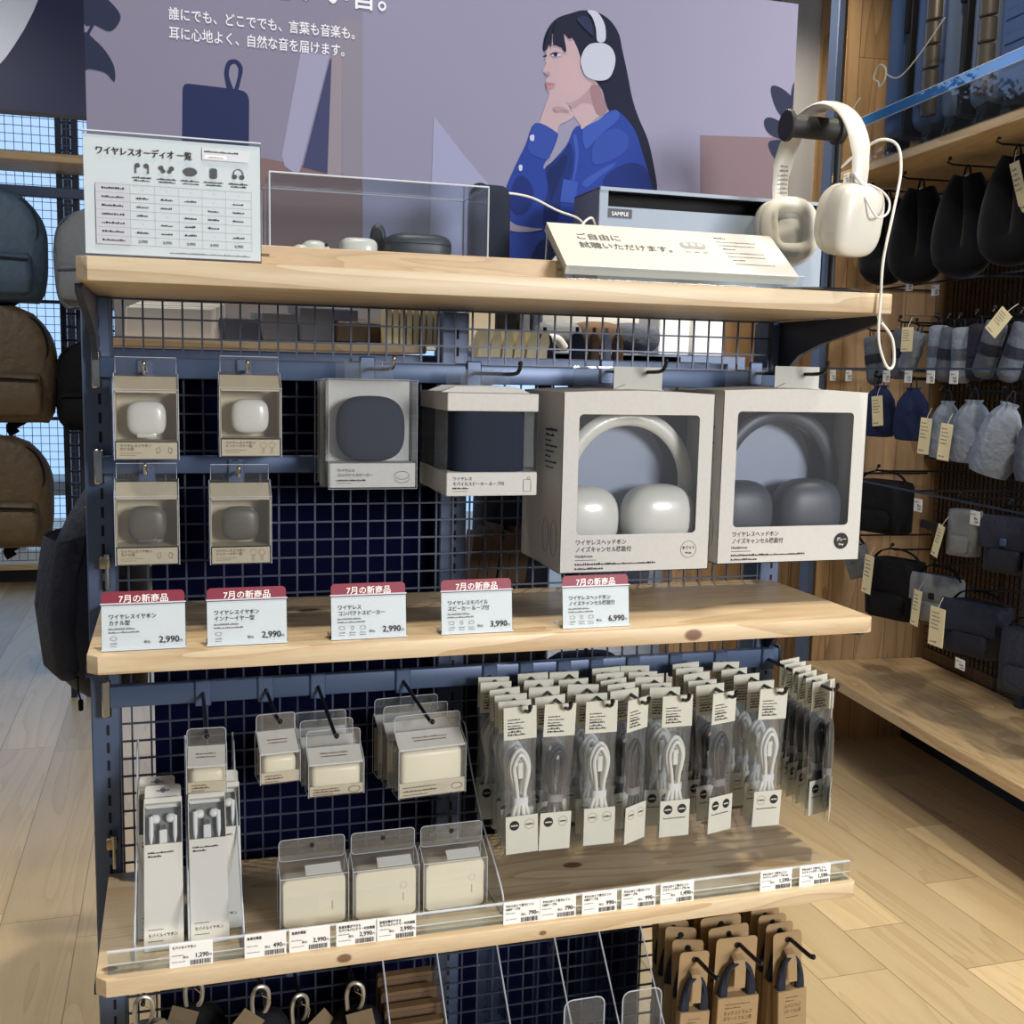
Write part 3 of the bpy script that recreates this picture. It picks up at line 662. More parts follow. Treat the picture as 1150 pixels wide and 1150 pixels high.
charger_pack('d', (.3925, -.140, .8060), .09, 'largest cream charger in clear box on the fourth hook, beside the cables', .096, .070, .032, 0, .0215, GC, oval=True)
for k, (y, dx) in enumerate(((-.100, -.008), (-.062, -.014))):
    charger_pack('d', (.3925 + dx, y, .8080), .09, ('second large charger box directly behind the front one on the fourth hook', 'rearmost large charger box on the fourth hook, nearest the grid')[k], .096, .070, .032, 0, .0215, GC, False)
HG = 'long hooks on the rail under the middle shelf'
for x, yt, l, dx, dz in ((.094, -.160, 'leftmost long hook, holding the small cube charger', .001, -.022), (.178, -.110, 'long hook holding the tilted cream charger', .012, -.026), (.250, -.132, 'long hook holding the three wide chargers', .012, -.044), (.372, -.132, 'long hook holding the three large chargers', .020, -.034)):
    hook(x, .869, yt, l, .004, HG, dx=dx, dz=dz, ball=True)

# ------------------------------------------------------------------ cable packets
def cable_packet(white, filled, label, loc=(0, 0, 0), rz=0, apple=False):
    """Clear pouch with printed header and foot cards, a looped cable and its tie band; origin at the hang hole."""
    t = thing('cable_packet', label, 'cable packet', loc, (0, 0, rz))
    w = .0465
    b = new(); ring = lambda z, d, ww: [(p[0], p[1], z) for p in [(ww / 2 * math.cos(a), d * math.sin(a)) for a in [k * PI / 6 for k in range(12)]]]
    loft(b, [ring(.008, .0004, w), ring(-.035, .0012, w), ring(-.06, .0065, w * .95), ring(-.11, .0085, w * .92), ring(-.15, .006, w * .96), ring(-.178, .0018, w), ring(-.196, .0004, w)], cap=False)
    obj('pouch', b, 'film', t)
    b = new(); box(b, -w / 2 + .0005, w / 2 - .0005, -.0021, -.0014, -.037, .0075); obj('header_card', b, 'packcard', t, smooth=False)
    b = new(); box(b, -w / 2 + .0008, w / 2 - .0008, -.0067, -.0060, -.1940, -.1415); obj('foot_card', b, 'packcard', t, smooth=False)
    m = 'cord' if white else 'blackcable'
    b = new()
    for k, (hw, top, dy) in enumerate(((.0125, -.052, 0), (.0095, -.058, -.0035), (.0135, -.056, .003), (.0075, -.063, .001))):
        pts = [(-.0035 - .001 * k, dy, -.122), (-hw * .62, dy, -.104), (-hw, dy, -.080), (-hw * .75, dy, top - .010), (0, dy, top), (hw * .75, dy, top - .010), (hw, dy, -.080), (hw * .62, dy, -.104), (.0035 + .001 * k, dy, -.122)]
        tube(b, spline(pts, 4), .0028, 8)
    for k, sx in enumerate((-1.0, -.35, .4, 1.0)): tube(b, spline([(sx * .004, 0, -.120), (sx * .009, -.001, -.136), (sx * .0125, 0, -.155), (sx * .006, 0, -.168)], 4), .0028, 8)
    rbox(b, -.0035, .0035, -.0030, .0030, -.092, -.070, .001, 1); obj('cable', b, m, t)
    b = new(); rbox(b, -.0022, .0022, -.0028, .0012, -.070, -.063, .0005, 1); obj('plug', b, 'chrome', t)
    b = new(); loft(b, [[(p[0], p[1], z) for p in rrect(.0215, .0125, .005, 3)] for z in (-.1275, -.1175)]); obj('tie_band', b, 'tie' if white else 'inkgrey', t)
    b = new(); y = -.0024
    for k in range(6): dashes(b, -w / 2 + .006, -w / 2 + .024 + .006 * (k % 2), -.0105 - k * .0042, .0030 if k > 2 else .0018, y, 0, k)
    y = -.0069
    for cx, fl in ((-.0105, filled[0]), (.0105, filled[1])):
        disc(b, (cx, -.1545), .0068, y, 22, 0, 0 if fl else .0064)
        dashes(b, cx - .0048, cx + .0048, -.1555, .0024, y - .0002, 1 if fl else 0, 3)
    if apple: dashes(b, -.017, .017, -.1680, .0022, y, 0, 8)
    obj('lettering', b, ['ink', 'card'], t, smooth=False)
    return t
PW = cable_packet(True, (True, False), '', (0, 0, -5)); PK = cable_packet(False, (True, False), '', (0, 0, -5))
PW2 = cable_packet(True, (False, False), '', (0, 0, -5)); PK2 = cable_packet(False, (False, False), '', (0, 0, -5))
PWA = cable_packet(True, (True, True), '', (0, 0, -5), 0, True); PKA = cable_packet(False, (True, True), '', (0, 0, -5), 0, True); PWC = cable_packet(True, (False, True), '', (0, 0, -5), 0, True)
used = set()
def place(P, loc, rot, label, grp):
    if P.name not in used:
        used.add(P.name); P.location = loc; P.rotation_euler = rot; P['label'] = label; P['group'] = grp; return P
    return dup(P, loc, rot, label, grp)
ordn = ('first', 'second', 'third', 'fourth', 'fifth', 'sixth', 'seventh', 'eighth')
CG = 'cable packets on the rail hooks'
hooks = [  # x, front packet, lean, turn, what is in front, packets behind, copy proto
    (.490, PW, -.03, .00, 'white cable with one filled circle on its foot card', PW, 5),
    (.5465, PK, .03, .05, 'black cable with one filled circle, leaning left', PK, 4),
    (.606, PW2, .0, -.02, 'white cable with two open circles on its foot card', PW2, 4),
    (.6585, PK2, .02, .50, 'black cable with two open circles, turned to one side', PK2, 5),
    (.7185, PWA, .0, .0, 'white cable with two filled circles on its foot card', PWA, 5),
    (.7900, PKA, .02, .30, 'black cable with two filled circles on its foot card', PKA, 5),
    (.8680, PWC, .03, .04, 'white cable with one open and one filled circle', PWC, 4),
    (.9640, PKA, -.04, .95, 'black cable turned sharply sideways at the end', PKA, 6)]
for i, (x, P, lean, turn, what, Q, nb) in enumerate(hooks):
    tx = x + (.012 if i != 7 else .0)
    hook(tx, .868, -.222, 'long hook carrying the %s column of cable packets from the left' % ordn[i], .012, HG, dx=0)
    place(P, (x + .004, -.206, .868), (0, lean, turn), 'front cable packet, %s hook: %s' % (ordn[i], what), CG)
    rnd = random.Random(40 + i)
    for k in range(nb):
        y = -.183 + k * (.126 / max(1, nb - 1)) if i in (0, 7) else -.165 + k * (.112 / max(1, nb - 1))
        place(Q, (x + .004 + rnd.uniform(-.003, .003) + .003 * k * (1 if i % 2 else .3), y, .867 + rnd.uniform(-.001, .003)), (0, rnd.uniform(-.04, .04), turn * .3 + rnd.uniform(-.12, .12)), 'cable packet queued behind the front one on the %s cable hook from the left' % ordn[i], 'cable packets behind the front one, %s hook' % ordn[i])

# ------------------------------------------------------------------ on the lower shelf
def wired_box(loc, rx, rz, label):
    """Slim white carton leaning back, with a window onto the earbuds and a hang tab on top."""
    t = thing('wired_earphone_box', label, 'earphone box', loc, (rx, 0, rz), 'wired earphone boxes')
    w, d, L = .0465, .021, .205; x0, x1, z0, z1 = -w / 2 + .003, w / 2 - .0025, .128, .180
    b = new()
    rbox(b, -w / 2, w / 2, 0, d, 0, z0, .0008, 1); box(b, -w / 2, w / 2, d - .0015, d, z0, L - .02); box(b, -w / 2, x0 - .0022, 0, d, z0, z1); box(b, x1 + .0018, w / 2, 0, d, z0, z1); rbox(b, -w / 2, w / 2, 0, d, z1, L - .018, .0008, 1)
    tb = new(); prism(tb, rrect(w * .96, .030, .004, 3, 0, L - .014), 'Y', d * .5, d * .5 + .001); merge(b, tb); disc(b, (0, L - .006), .0035, d * .5 - .0003, 14, 1); quad(b, -.008, .008, L - .0075, L - .0055, d * .5 - .0003, 1)
    obj('carton', b, ['card', 'boxin'], t, smooth=False)
    b = new(); box(b, x0 - .002, x1 + .0015, d - .004, d - .002, z0, z1); obj('tray', b, 'trayg', t, smooth=False)
    b = new(); quad(b, x0 - .002, x1 + .0015, z0, z1, .0006); obj('window_film', b, 'clear', t, smooth=False)
    b = new()
    for sx in (-1, 1):
        tube(b, [(sx * .0145, .009, z0 + .001), (sx * .0145, .008, z0 + .012), (sx * .0145, .0075, z0 + .036)], [.0009, .0028, .0030], 10); sq(b, (sx * .0095, .010, z0 + .034), (.0062, .005, .0058), .8, .8, 8, 14)
    obj('earbuds', b, 'whiteplastic', t)
    b = new(); rbox(b, -.0048, .0048, .006, .012, z0 - .004, z0 + .019, .001, 1); rbox(b, -.0034, .0034, .007, .011, z0 + .019, z0 + .026, .0005, 1, 1); obj('plug', b, ['whiteplastic', 'chrome'], t)
    b = new(); y = -.0004
    dashes(b, -w / 2 + .005, w / 2 - .010, z0 - .012, .0024, y, 0, 1); dashes(b, -w / 2 + .005, -.002, z0 - .0165, .0024, y, 0, 2)
    quad(b, -w / 2 + .005, -w / 2 + .023, .0245, .0251, y); text(b, 'モバイルイヤホン', -w / 2 + .005, .0165, .0048, y, 0, 'L', .9); quad(b, -w / 2 + .005, -w / 2 + .023, .0112, .0118, y)
    obj('lettering', b, 'ink', t, smooth=False)
    return t
RX = -math.atan2(.125, .165)
wired_box((.0405, -.240, .6135), RX, .0, 'white wired earphone box with window, leaning at the left of the lower shelf')
wired_box((.0945, -.236, .6135), RX, .0, 'white wired earphone box with window, right of the leftmost leaning one')
wired_box((.112, -.205, .6135), RX, -.02, 'white wired earphone box half hidden, tilted behind the right one')
wired_box((.033, -.209, .6145), RX, .0, 'white wired earphone box standing behind the leftmost leaning one')

def power_pack(x, label, dz=0, btn=True, lo=False):
    t = thing('power_bank_package', label, 'power bank box', (x, -.234, .6128), (-.02, 0, .02), 'power bank boxes on the lower shelf')
    w, h, d = .0855, .070, .034
    b = new(); prism(b, [(0, 0), (0, h), (d * .7, h + .016), (d * .7 + .001, h + .016), (d, h + .004), (d, 0)], 'X', -w / 2, w / 2)
    tb = new(); prism(tb, rrect(w * .97, .028, .005, 3, 0, h + .027), 'Y', d * .7, d * .7 + .0006); merge(b, tb)
    for sx in (-1, 1): wire(b, [(sx * w / 2, p[0], p[1]) for p in ((0, 0), (0, h), (d * .7, h + .016), (d, h + .004), (d, 0))])
    wire(b, [(-w / 2, 0, h), (w / 2, 0, h)], closed=False); wire(b, [(p[0], d * .7, p[1]) for p in rrect(w * .97, .028, .005, 3, 0, h + .027)])
    obj('clear_case', b, ['clear', 'edge'], t, smooth=False)
    b = new(); disc(b, (0, h + .031), .0032, d * .7 - .0004, 16); obj('hang_hole', b, 'slot', t, smooth=False)
    b = new(); loft(b, [[(p[0], yy, p[1]) for p in rrect((w - .006) * q, (h - .007) * q, .007, 6, 0, h / 2)] for yy, q in ((.0035, .965), (.0047, .99), (.0065, 1), (d - .008, 1), (d - .006, .98))]); obj('power_bank', b, 'cream', t)
    b = new(); prism(b, [(d * .12, h + .0015), (d * .45, h + .009), (d * .45, h + .008), (d * .12, h + .0005)], 'X', -w * .12, w * .40); obj('top_card', b, 'card', t, smooth=False)
    b = new(); y = .0032
    if btn: disc(b, (w / 2 - .020, h - .026), .0045, y, 18, 0, .0042)
    for k in range(5): quad(b, w / 2 - .021, w / 2 - .0195, h - .038 - k * .0022, h - .0368 - k * .0022, y)
    if lo: dashes(b, -w / 2 + .008, w / 2 - .01, .004, .003, -.0003, 0, 2)
    obj('lettering', b, 'inkgrey', t, smooth=False)
    return t
power_pack(.2215, 'cream power bank in clear box, leftmost of the three standing on the shelf', btn=False)
power_pack(.3125, 'cream power bank in clear box, middle of the three standing on the shelf')
power_pack(.4035, 'cream power bank in clear box, rightmost of the three standing on the shelf', lo=True)

b = new(); xa, xb = -.0215, .965
box(b, xa, xb, -.2795, -.2780, .6130, .6400); box(b, xa, xb, -.2795, -.262, .6126, .6140); box(b, xa, xb, -.2795, -.2755, .6388, .6402, 1); box(b, xa, xb, -.2645, -.2635, .6130, .6290); quad(b, xa, xb, .6245, .6255, -.2797, 1)
tag(obj('shelf_rail', b, ['acrylic', 'edge'], smooth=False), 'long clear acrylic rail along the front edge of the lower shelf', 'shelf rail')
def divider(x, label, pts, mat_='acrylic', th=.0016):
    b = new(); P = spline(pts, 4); prism(b, [(p.x, p.y) for p in P], 'X', x - th / 2, x + th / 2)
    tube(b, [(x, p.x, p.y) for p in P], .0011, 4, mi=1, closed=True)
    tag(obj('acrylic_divider', b, [mat_, 'edge'], smooth=False), label, 'shelf divider')
dp = [Vector(p) for p in ((-.258, .614), (-.258, .640), (-.225, .662), (-.150, .700), (-.080, .760), (-.055, .800), (-.030, .803), (-.020, .790), (-.018, .614))]
divider(.008, 'clear acrylic divider left of the leaning earphone boxes', dp)
divider(.0695, 'clear acrylic divider between the two leaning earphone boxes', dp)
divider(.133, 'clear acrylic divider right of the leaning earphone boxes', dp)
divider(.4605, 'clear acrylic divider between the power banks and the hanging cables', dp)

def price_tag(x, lines, price, label, i, rz=0, dz=0):
    t = thing('price_tag', label, 'price tag', (x, -.2812, .6075 + dz), (-.025, 0, rz), 'small price tags on the lower shelf rail')
    w, h = .0492, .0338
    b = new(); rbox(b, -w / 2, w / 2, -.0007, .0004, 0, h, .0004, 1); obj('card', b, 'paper', t, smooth=False)
    b = new(); y = -.0012
    for k, s in enumerate(lines): text(b, s, -w / 2 + .003, h - .0062 - k * .0043, .0040, y, 0, 'L', .86); text(b, s, -w / 2 + .0032, h - .0062 - k * .0043, .0040, y - .0001, 0, 'L', .86)
    dashes(b, -w / 2 + .003, -w / 2 + .016, h - .0150, .0014, y, 1, i); dashes(b, -w / 2 + .003, -w / 2 + .018, .0110, .0013, y, 1, i + 5)
    text(b, '円', w / 2 - .0015, .0152, .0036, y, 0, 'R'); text(b, price, w / 2 - .0052, .0150, .0078, y, 0, 'R', .9); text(b, price, w / 2 - .0050, .0150, .0078, y - .0001, 0, 'R', .9); text(b, '税込', w / 2 - .0058 - .0043 * len(price), .0152, .0034, y, 0, 'R')
    barcode(b, w / 2 - .0255, w / 2 - .0025, .0062, .0122, y, 0, i); dashes(b, w / 2 - .023, w / 2 - .005, .0034, .0015, y, 0, i)
    obj('lettering', b, ['ink', 'inkgrey'], t, smooth=False)
MB_ = ('急速充電ができる', 'モバイルバッテリー付充電器'); UC = ('やわらかくて巻きにくい', 'USBケーブル'); LC = ('やわらかくて巻きにくい', 'ライトニングケーブル 1m')
for i, (x, l, p, lab) in enumerate((
    (.0715, ('モバイルイヤホン',), '1,290', 'small white price tag 1,290, leftmost on the lower shelf rail'),
    (.1570, ('急速充電器',), '490', 'small white price tag 490 on the lower shelf rail'),
    (.2095, ('急速充電器',), '2,990', 'small white price tag 2,990, just right of the 490 tag'),
    (.2660, MB_, '2,990', 'small white price tag 2,990, touching the 3,990 tag'),
    (.3163, MB_, '3,990', 'small white price tag 3,990 on the lower shelf rail'),
    (.4790, UC, '790', 'small white price tag 790, left one of the touching pair below the cables'),
    (.5285, UC, '790', 'small white price tag 790, right one of the touching pair below the cables'),
    (.5860, UC, '990', 'small white price tag 990, nearer the 790 tags'),
    (.6415, UC, '990', 'small white price tag 990, nearer the 1,490 tag'),
    (.6975, LC, '1,490', 'small white price tag 1,490 on the lower shelf rail'),
    (.8470, LC, '1,590', 'small white price tag 1,590, second from the right end'),
    (.9080, LC, '1,590', 'small white price tag 1,590 at the right end of the rail'))): price_tag(x, l, p, lab, i)

# ------------------------------------------------------------------ under the lower shelf
def strap_pack(w, lines, label, loc, lean=0, rz=0):
    """Brown card sleeve with a hang tab, a navy looped strap and a card tongue over it; origin at the hang hole."""
    t = thing('strap_package', label, 'strap package', loc, (0, lean, rz))
    b = new(); tb = new(); prism(tb, rrect(w, .26, .006, 3, 0, -.118), 'Y', .006, .0072); merge(b, tb); rbox(b, -w / 2, w / 2, -.010, .006, -.248, -.072, .001, 1); obj('sleeve', b, 'kraft', t, ang=25)
    b = new(); disc(b, (0, 0), .0045, .0056, 16); obj('hang_hole', b, 'slot', t, smooth=False)
    b = new(); s = w / .065
    for k in range(3): tube(b, spline([(-.024 * s + .003 * k, -.003, -.085), (-.025 * s + .003 * k, -.003, -.060), (-.016 * s, -.003 - .0015 * k, -.032 + .001 * k), (0, -.003, -.025), (.016 * s, -.003 + .0015 * k, -.032), (.025 * s - .003 * k, -.003, -.060), (.024 * s - .003 * k, -.003, -.085)], 4), .0042, 7)
    obj('strap', b, 'navy', t)
    b = new(); prism(b, spl2([(.0055, -.014), (-.004, -.018), (-.0095, -.028), (-.0105, -.058), (-.0100, -.058), (-.009, -.028), (-.0035, -.0190), (.0055, -.015)]), 'X', -.0088 * min(1, s * 1.1), .0088 * min(1, s * 1.1)); obj('tongue', b, 'kraft', t, smooth=False)
    b = new(); y = -.0105
    quad(b, -w / 2 + .012, w / 2 - .014, -.0830, -.0818, y); dashes(b, -w / 2 + .012, w * .05, -.0885, .0022, y, 0, 1)
    for k, q in enumerate(lines): text(b, q, -w / 2 + .010, -.0985 - .0085 * k, .0072, y, 0, 'L', (w - .020) / (.0072 * len(q)) if len(q) * .0072 > w - .02 else 1)
    quad(b, -w / 2 + .012, w / 2 - .014, -.1145, -.1135, y); obj('lettering', b, 'inkbrown', t, smooth=False)
    return t
def spl2(p): return [(q[0], q[1]) for q in p]
SG = 'brown card strap packages'
A = strap_pack(.046, ('ハンドストラップ',), 'narrow brown strap package in front on the left of three bottom hooks', (.770, -.205, .476), .03, -.05)
B = strap_pack(.066, ('ネックストラップ', 'スマートフォン用'), 'wide brown strap package in front on the middle of three bottom hooks', (.838, -.205, .489), .02, -.02)
C = strap_pack(.047, ('ハンドストラップ', 'スマートフォン用'), 'narrow brown strap package in front on the right of three bottom hooks', (.922, -.205, .486), -.05, -.03)
for P, n, nm, dz in ((A, 4, 'left', .004), (B, 4, 'middle', .0), (C, 6, 'right', .001)):
    P['group'] = SG
    for k in range(n):
        y = -.205 + (k + 1) * (.030 if n < 6 else .024)
        dup(P, (P.location.x + (.010 if nm != 'right' else .004) * (k + 1) * .25, y, P.location.z + dz * (k % 2) + .002), (0, random.uniform(-.05, .05), (-.28 if nm == 'left' else 0) + random.uniform(-.06, .06)), 'brown strap package queued behind the front one on the %s bottom hook' % nm, 'strap packages behind the front one, %s hook' % nm)
    hook(P.location.x, P.location.z, -.255, 'dark hook of the %s column of brown strap packages' % nm, .004, 'hooks under the lower shelf', dx=.006, r=.0032)

dq = [(-.275, .254), (-.275, .300), (-.262, .330), (-.05, .560), (-.022, .566), (-.02, .254)]
for k, (x, l) in enumerate(((.330, 'leftmost clear divider under the lower shelf, left of the brown boxes'), (.408, 'clear divider under the lower shelf, right of the brown boxes'), (.497, 'clear divider under the lower shelf, third from the left'), (.585, 'clear divider under the lower shelf, fourth from the left'), (.655, 'clear divider under the lower shelf, fifth from the left'), (.722, 'clear divider under the lower shelf next to the brown strap packages'))):
    b = new(); prism(b, dq, 'X', x - .001, x + .001); tube(b, [(x, p[0], p[1]) for p in dq[:5]], .0011, 4, mi=1); tag(obj('acrylic_divider', b, ['acrylic', 'edge'], smooth=False), l, 'shelf divider')
for k, (x, l) in enumerate(((.602, 'left clear rounded tray among the bottom dividers'), (.690, 'right clear rounded tray among the bottom dividers'))):
    b = new(); o_ = rrect(.060, .19, .012, 4, 0, .095); tb = new(); prism(tb, o_, 'Y', -.0008, .0008); merge(b, tb); tube(b, [(p[0], 0, p[1]) for p in o_], .0010, 4, mi=1, closed=True); box(b, -.03, .03, 0, .08, 0, .0015)
    o = tag(obj('acrylic_tray', b, ['acrylic', 'edge'], smooth=False), l, 'clear tray'); o.location = (x, -.20, .252)
for k in range(5):
    b = new(); w = .040; prism(b, [(-w, 0), (w, 0), (w, .160), (-w, .160)], 'Y', 0, .016); prism(b, [(-w, .1602), (w, .1602), (w * .96, .166), (-w * .96, .166)], 'Y', .001, .015, 1)
    o = tag(obj('card_box', b, ['kraftdk', 'inkbrown'], smooth=False), ('frontmost', 'second', 'third', 'fourth', 'rearmost')[k] + ' small brown card box in the row between two clear dividers', 'card box', 'brown card boxes under the lower shelf')
    o.location = (.368, -.200 + k * .028, .2515 + .008 * k)

def carabiner_pouch(x, y, z, rz, label, s=1.0, tagang=.5, grey=False):
    """Dark pouch hanging by a metal snap hook, with a brown paper tag."""
    t = thing('hanging_pouch', label, 'pouch', (x, y, z), (0, 0, rz), 'pouches on snap hooks under the lower shelf')
    b = new(); tube(b, spline([(-.010, 0, -.03), (-.011, 0, -.008), (-.006, 0, .006), (.004, 0, .007), (.011, 0, -.002), (.010, 0, -.022), (.003, 0, -.034)], 5), .0030, 8); obj('snap_hook', b, 'snap', t)
    b = new(); sq(b, (.004, .004, -.095), (.040, .022, .066), .7, .6, 14, 22); tube(b, [(.004, 0, -.03), (.004, .002, -.05)], [.004, .010], 8); obj('pouch_body', b, 'greynylon' if grey else 'blacknylon', t)
    X = Matrix.Rotation(tagang, 4, 'Y')
    b = new(); box(b, -.018, .018, -.024, -.0235, -.125, -.020, 0, X)
    for k in range(5): quad(b, -.014, .002 + .004 * (k % 3), -.040 - k * .012, -.0385 - k * .012, -.0243, 1, X)
    obj('paper_tag', b, ['kraft_shaded', 'inkbrown'], t, smooth=False)
    b = new(); tube(b, spline([(0, 0, -.004), (.012, -.006, -.012), (.006, -.014, -.020)], 4), .0006, 5); obj('string', b, 'kraft', t)
CP = (( .012, -.14, .492, .1, 'grey pouch on a snap hook at the left end under the lower shelf', -.35, True), (.075, -.10, .484, -.2, 'dark pouch with brown paper tag, second from the left under the lower shelf', .30, False), (.160, -.14, .484, .2, 'dark pouch hanging from a tall pale snap hook, third from the left', .75, False), (.214, -.12, .452, .3, 'dark pouch with low snap hook, fourth from the left', -.6, False), (.287, -.14, .470, -.1, 'dark pouch with a snap hook beside the leftmost bottom divider', -.2, False))
for x, y, z, rz, l, ta, g in CP:
    carabiner_pouch(x, y, z, rz, l, 1, ta, g)
    hook(x, z + .004, y - .016, 'hook holding the ' + l.split(',')[0].replace(' under the lower shelf', ''), .006, 'hooks under the lower shelf')

# ------------------------------------------------------------------ on top of the rack
TZ = 1.4265
t = thing('list_sign', 'large white acrylic sign with a comparison table, at the left end of the top shelf', 'sign', (.0665, -.262, TZ), (-.01, 0, 0))
w, h = .186, .1335
b = new(); box(b, -w / 2, w / 2, -.0014, -.0004, .001, h); box(b, -w / 2, w / 2, .0014, .0024, .001, h); box(b, -w / 2, w / 2, -.0014, .05, 0, .0016); box(b, -w / 2, w / 2, -.0016, .0026, h - .001, h + .0004, 1); box(b, -w / 2, w / 2, -.0018, .0026, .0003, .0022, 1)
obj('acrylic_stand', b, ['acrylic', 'edge'], t, smooth=False)
b = new(); box(b, -w / 2 + .001, w / 2 - .001, 0, .001, .005, h - .004); obj('paper', b, 'paper', t, smooth=False)
b = new(); y = -.0018
text(b, 'ワイヤレスオーディオ 一覧', -w / 2 + .013, h - .0235, .0092, y, 0, 'L', .88); text(b, 'ワイヤレスオーディオ 一覧', -w / 2 + .0133, h - .0235, .0092, y - .0001, 0, 'L', .88)
quad(b, w / 2 - .063, w / 2 - .013, h - .0225, h - .0100, y, 2); dashes(b, w / 2 - .061, w / 2 - .024, h - .0145, .0022, y - .0002, 0, 3); quad(b, w / 2 - .060, w / 2 - .037, h - .0208, h - .0172, y - .0002, 3); dashes(b, w / 2 - .057, w / 2 - .040, h - .0200, .0016, y - .0003, 1, 4)
cols = [-w / 2 + .0125, -w / 2 + .0475, -w / 2 + .073, -w / 2 + .098, -w / 2 + .1225, -w / 2 + .1475, w / 2 - .0105]
top = h - .0545; rh = .0091
quad(b, cols[0], cols[1], top - 7 * rh, top, y, 4)
for k in range(8): quad(b, cols[0], cols[6], top - k * rh - .00012, top - k * rh + .00012, y - .0001, 1)
for c in cols[1:]: quad(b, c - .0001, c + .0001, top - 7 * rh, top, y - .0001, 1)
for r in range(7):
    dashes(b, cols[0] + .006, cols[1] - .006, top - r * rh - .0055, .0024, y - .0002, 0, r)
    for c in range(5):
        cx = (cols[c + 1] + cols[c + 2]) / 2
        if r == 6: text(b, ('2,990', '2,990', '2,990', '3,990', '6,990')[c], cx, top - r * rh - .0062, .0042, y - .0002, 0, 'C')
        elif (r + c) % 4 == 0 or r == 0 and c < 4: quad(b, cx - .001, cx + .001, top - r * rh - .0048, top - r * rh - .0045, y - .0002, 1)
        else: dashes(b, cx - .006, cx + .006, top - r * rh - .0055, .0022, y - .0002, 0, r * 5 + c)
ic = [(cols[c + 1] + cols[c + 2]) / 2 for c in range(5)]; iz = h - .0365
for c in range(5):
    dashes(b, ic[c] - .010, ic[c] + .010, iz - .0105, .0020, y, 0, 30 + c); dashes(b, ic[c] - .008, ic[c] + .009, iz - .0135, .0020, y, 0, 40 + c)
for s in (-1, 1):
    disc(b, (ic[0] + s * .0045, iz + .003), .0026, y, 14, 5); quad(b, ic[0] + s * .0065 - .0007, ic[0] + s * .0065 + .0007, iz - .005, iz + .003, y, 5)
    disc(b, (ic[1] + s * .0055, iz + .002), .0026, y, 14, 5); disc(b, (ic[1] + s * .0032, iz - .0012), .0022, y, 14, 5); disc(b, (ic[4] + s * .0040, iz - .002), .0026, y, 14, 5)
tb = new(); prism(tb, [(ic[2] + .0074 * math.cos(a), iz + .0046 * math.sin(a)) for a in [k * PI / 12 for k in range(24)]], 'Y', y - .0001, y); merge(b, tb, 5)
tb = new(); prism(tb, rrect(.0075, .011, .002, 3, ic[3], iz), 'Y', y - .0001, y); merge(b, tb, 5)
tube(b, [(ic[4] + .0052 * math.cos(a), y, iz + .0005 + .0058 * math.sin(a)) for a in [math.radians(-15 + 14 * k) for k in range(16)]], .0005, 5, mi=5)
dashes(b, -.005, w / 2 - .012, .0085, .0018, y, 1, 50)
obj('lettering', b, ['ink', 'inkgrey', mat('pale grey print', (206, 210, 220), .7, 0, 0), 'white', mat('grey table print', (188, 192, 202), .7, 0, 0), mat('dark grey print', (72, 74, 80), .7, 0, 0)], t, smooth=False)

# oak tray, clear cover and what lies under it
t = thing('display_tray', 'long low oak tray with finger joints on the top shelf', 'tray', (0, 0, TZ))
b = new(); x0, x1, y0, y1, hh = .160, .5285, -.240, -.055, .0255
rbox(b, x0, x1, y0, y0 + .009, 0, hh, .0008, 1); rbox(b, x0, x1, y1 - .009, y1, 0, hh, .0008, 1); rbox(b, x0, x0 + .009, y0 + .009, y1 - .009, 0, hh, .0008, 1); rbox(b, x1 - .009, x1, y0 + .009, y1 - .009, 0, hh, .0008, 1); box(b, x0 + .009, x1 - .009, y0 + .009, y1 - .009, 0, .020)
for xa in (x0 - .0002, x1 - .0098): box(b, xa, xa + .010, y0 - .0003, y0 + .003, hh * .50, hh * .62, 1)
obj('tray_body', b, ['oak_tray', 'inkbrown'], t, smooth=False)
b = new(); x0, x1, y0, y1, z0, z1, th = .1735, .440, -.200, -.075, TZ + .0205, TZ + .113, .0025
box(b, x0, x1, y0, y0 + th, z0, z1); box(b, x0, x1, y1 - th, y1, z0, z1); box(b, x0, x0 + th, y0, y1, z0, z1); box(b, x1 - th, x1, y0, y1, z0, z1); box(b, x0, x1, y0, y1, z1, z1 + th)
for p, q in (((x0, y0), (x0, y1)), ((x0, y1), (x1, y1)), ((x1, y1), (x1, y0)), ((x1, y0), (x0, y0))): tube(b, [(p[0], p[1], z1 + .001), (q[0], q[1], z1 + .001)], .0010, 4, mi=1)
for p in ((x0, y0), (x1, y0), (x1, y1), (x0, y1)): tube(b, [(p[0], p[1], z0), (p[0], p[1], z1)], .0010, 4, mi=1)
tag(obj('acrylic_cover', b, ['acrylic', 'edge'], smooth=False), 'clear acrylic box covering the sample earphones on the oak tray', 'display cover')
IZ = TZ + .0202
b = new(); sq(b, (.232, -.145, IZ + .012), (.016, .011, .012), .8, .8, 10, 18); sq(b, (.216, -.148, IZ + .009), (.012, .009, .009), .9, .9, 8, 14); tube(b, [(.243, -.146, IZ + .014), (.255, -.147, IZ + .006)], [.007, .004], 8); sq(b, (.258, -.150, IZ + .0045), (.010, .006, .0045), .9, .9, 8, 14)
t = obj('earbuds', b, 'ivory'); tag(t, 'pair of loose white earbuds lying under the clear cover', 'earbuds')
b = new(); disc(b, (.246, IZ + .018), .0022, -.1535, 12); obj('sensor', b, 'slot', t, smooth=False)
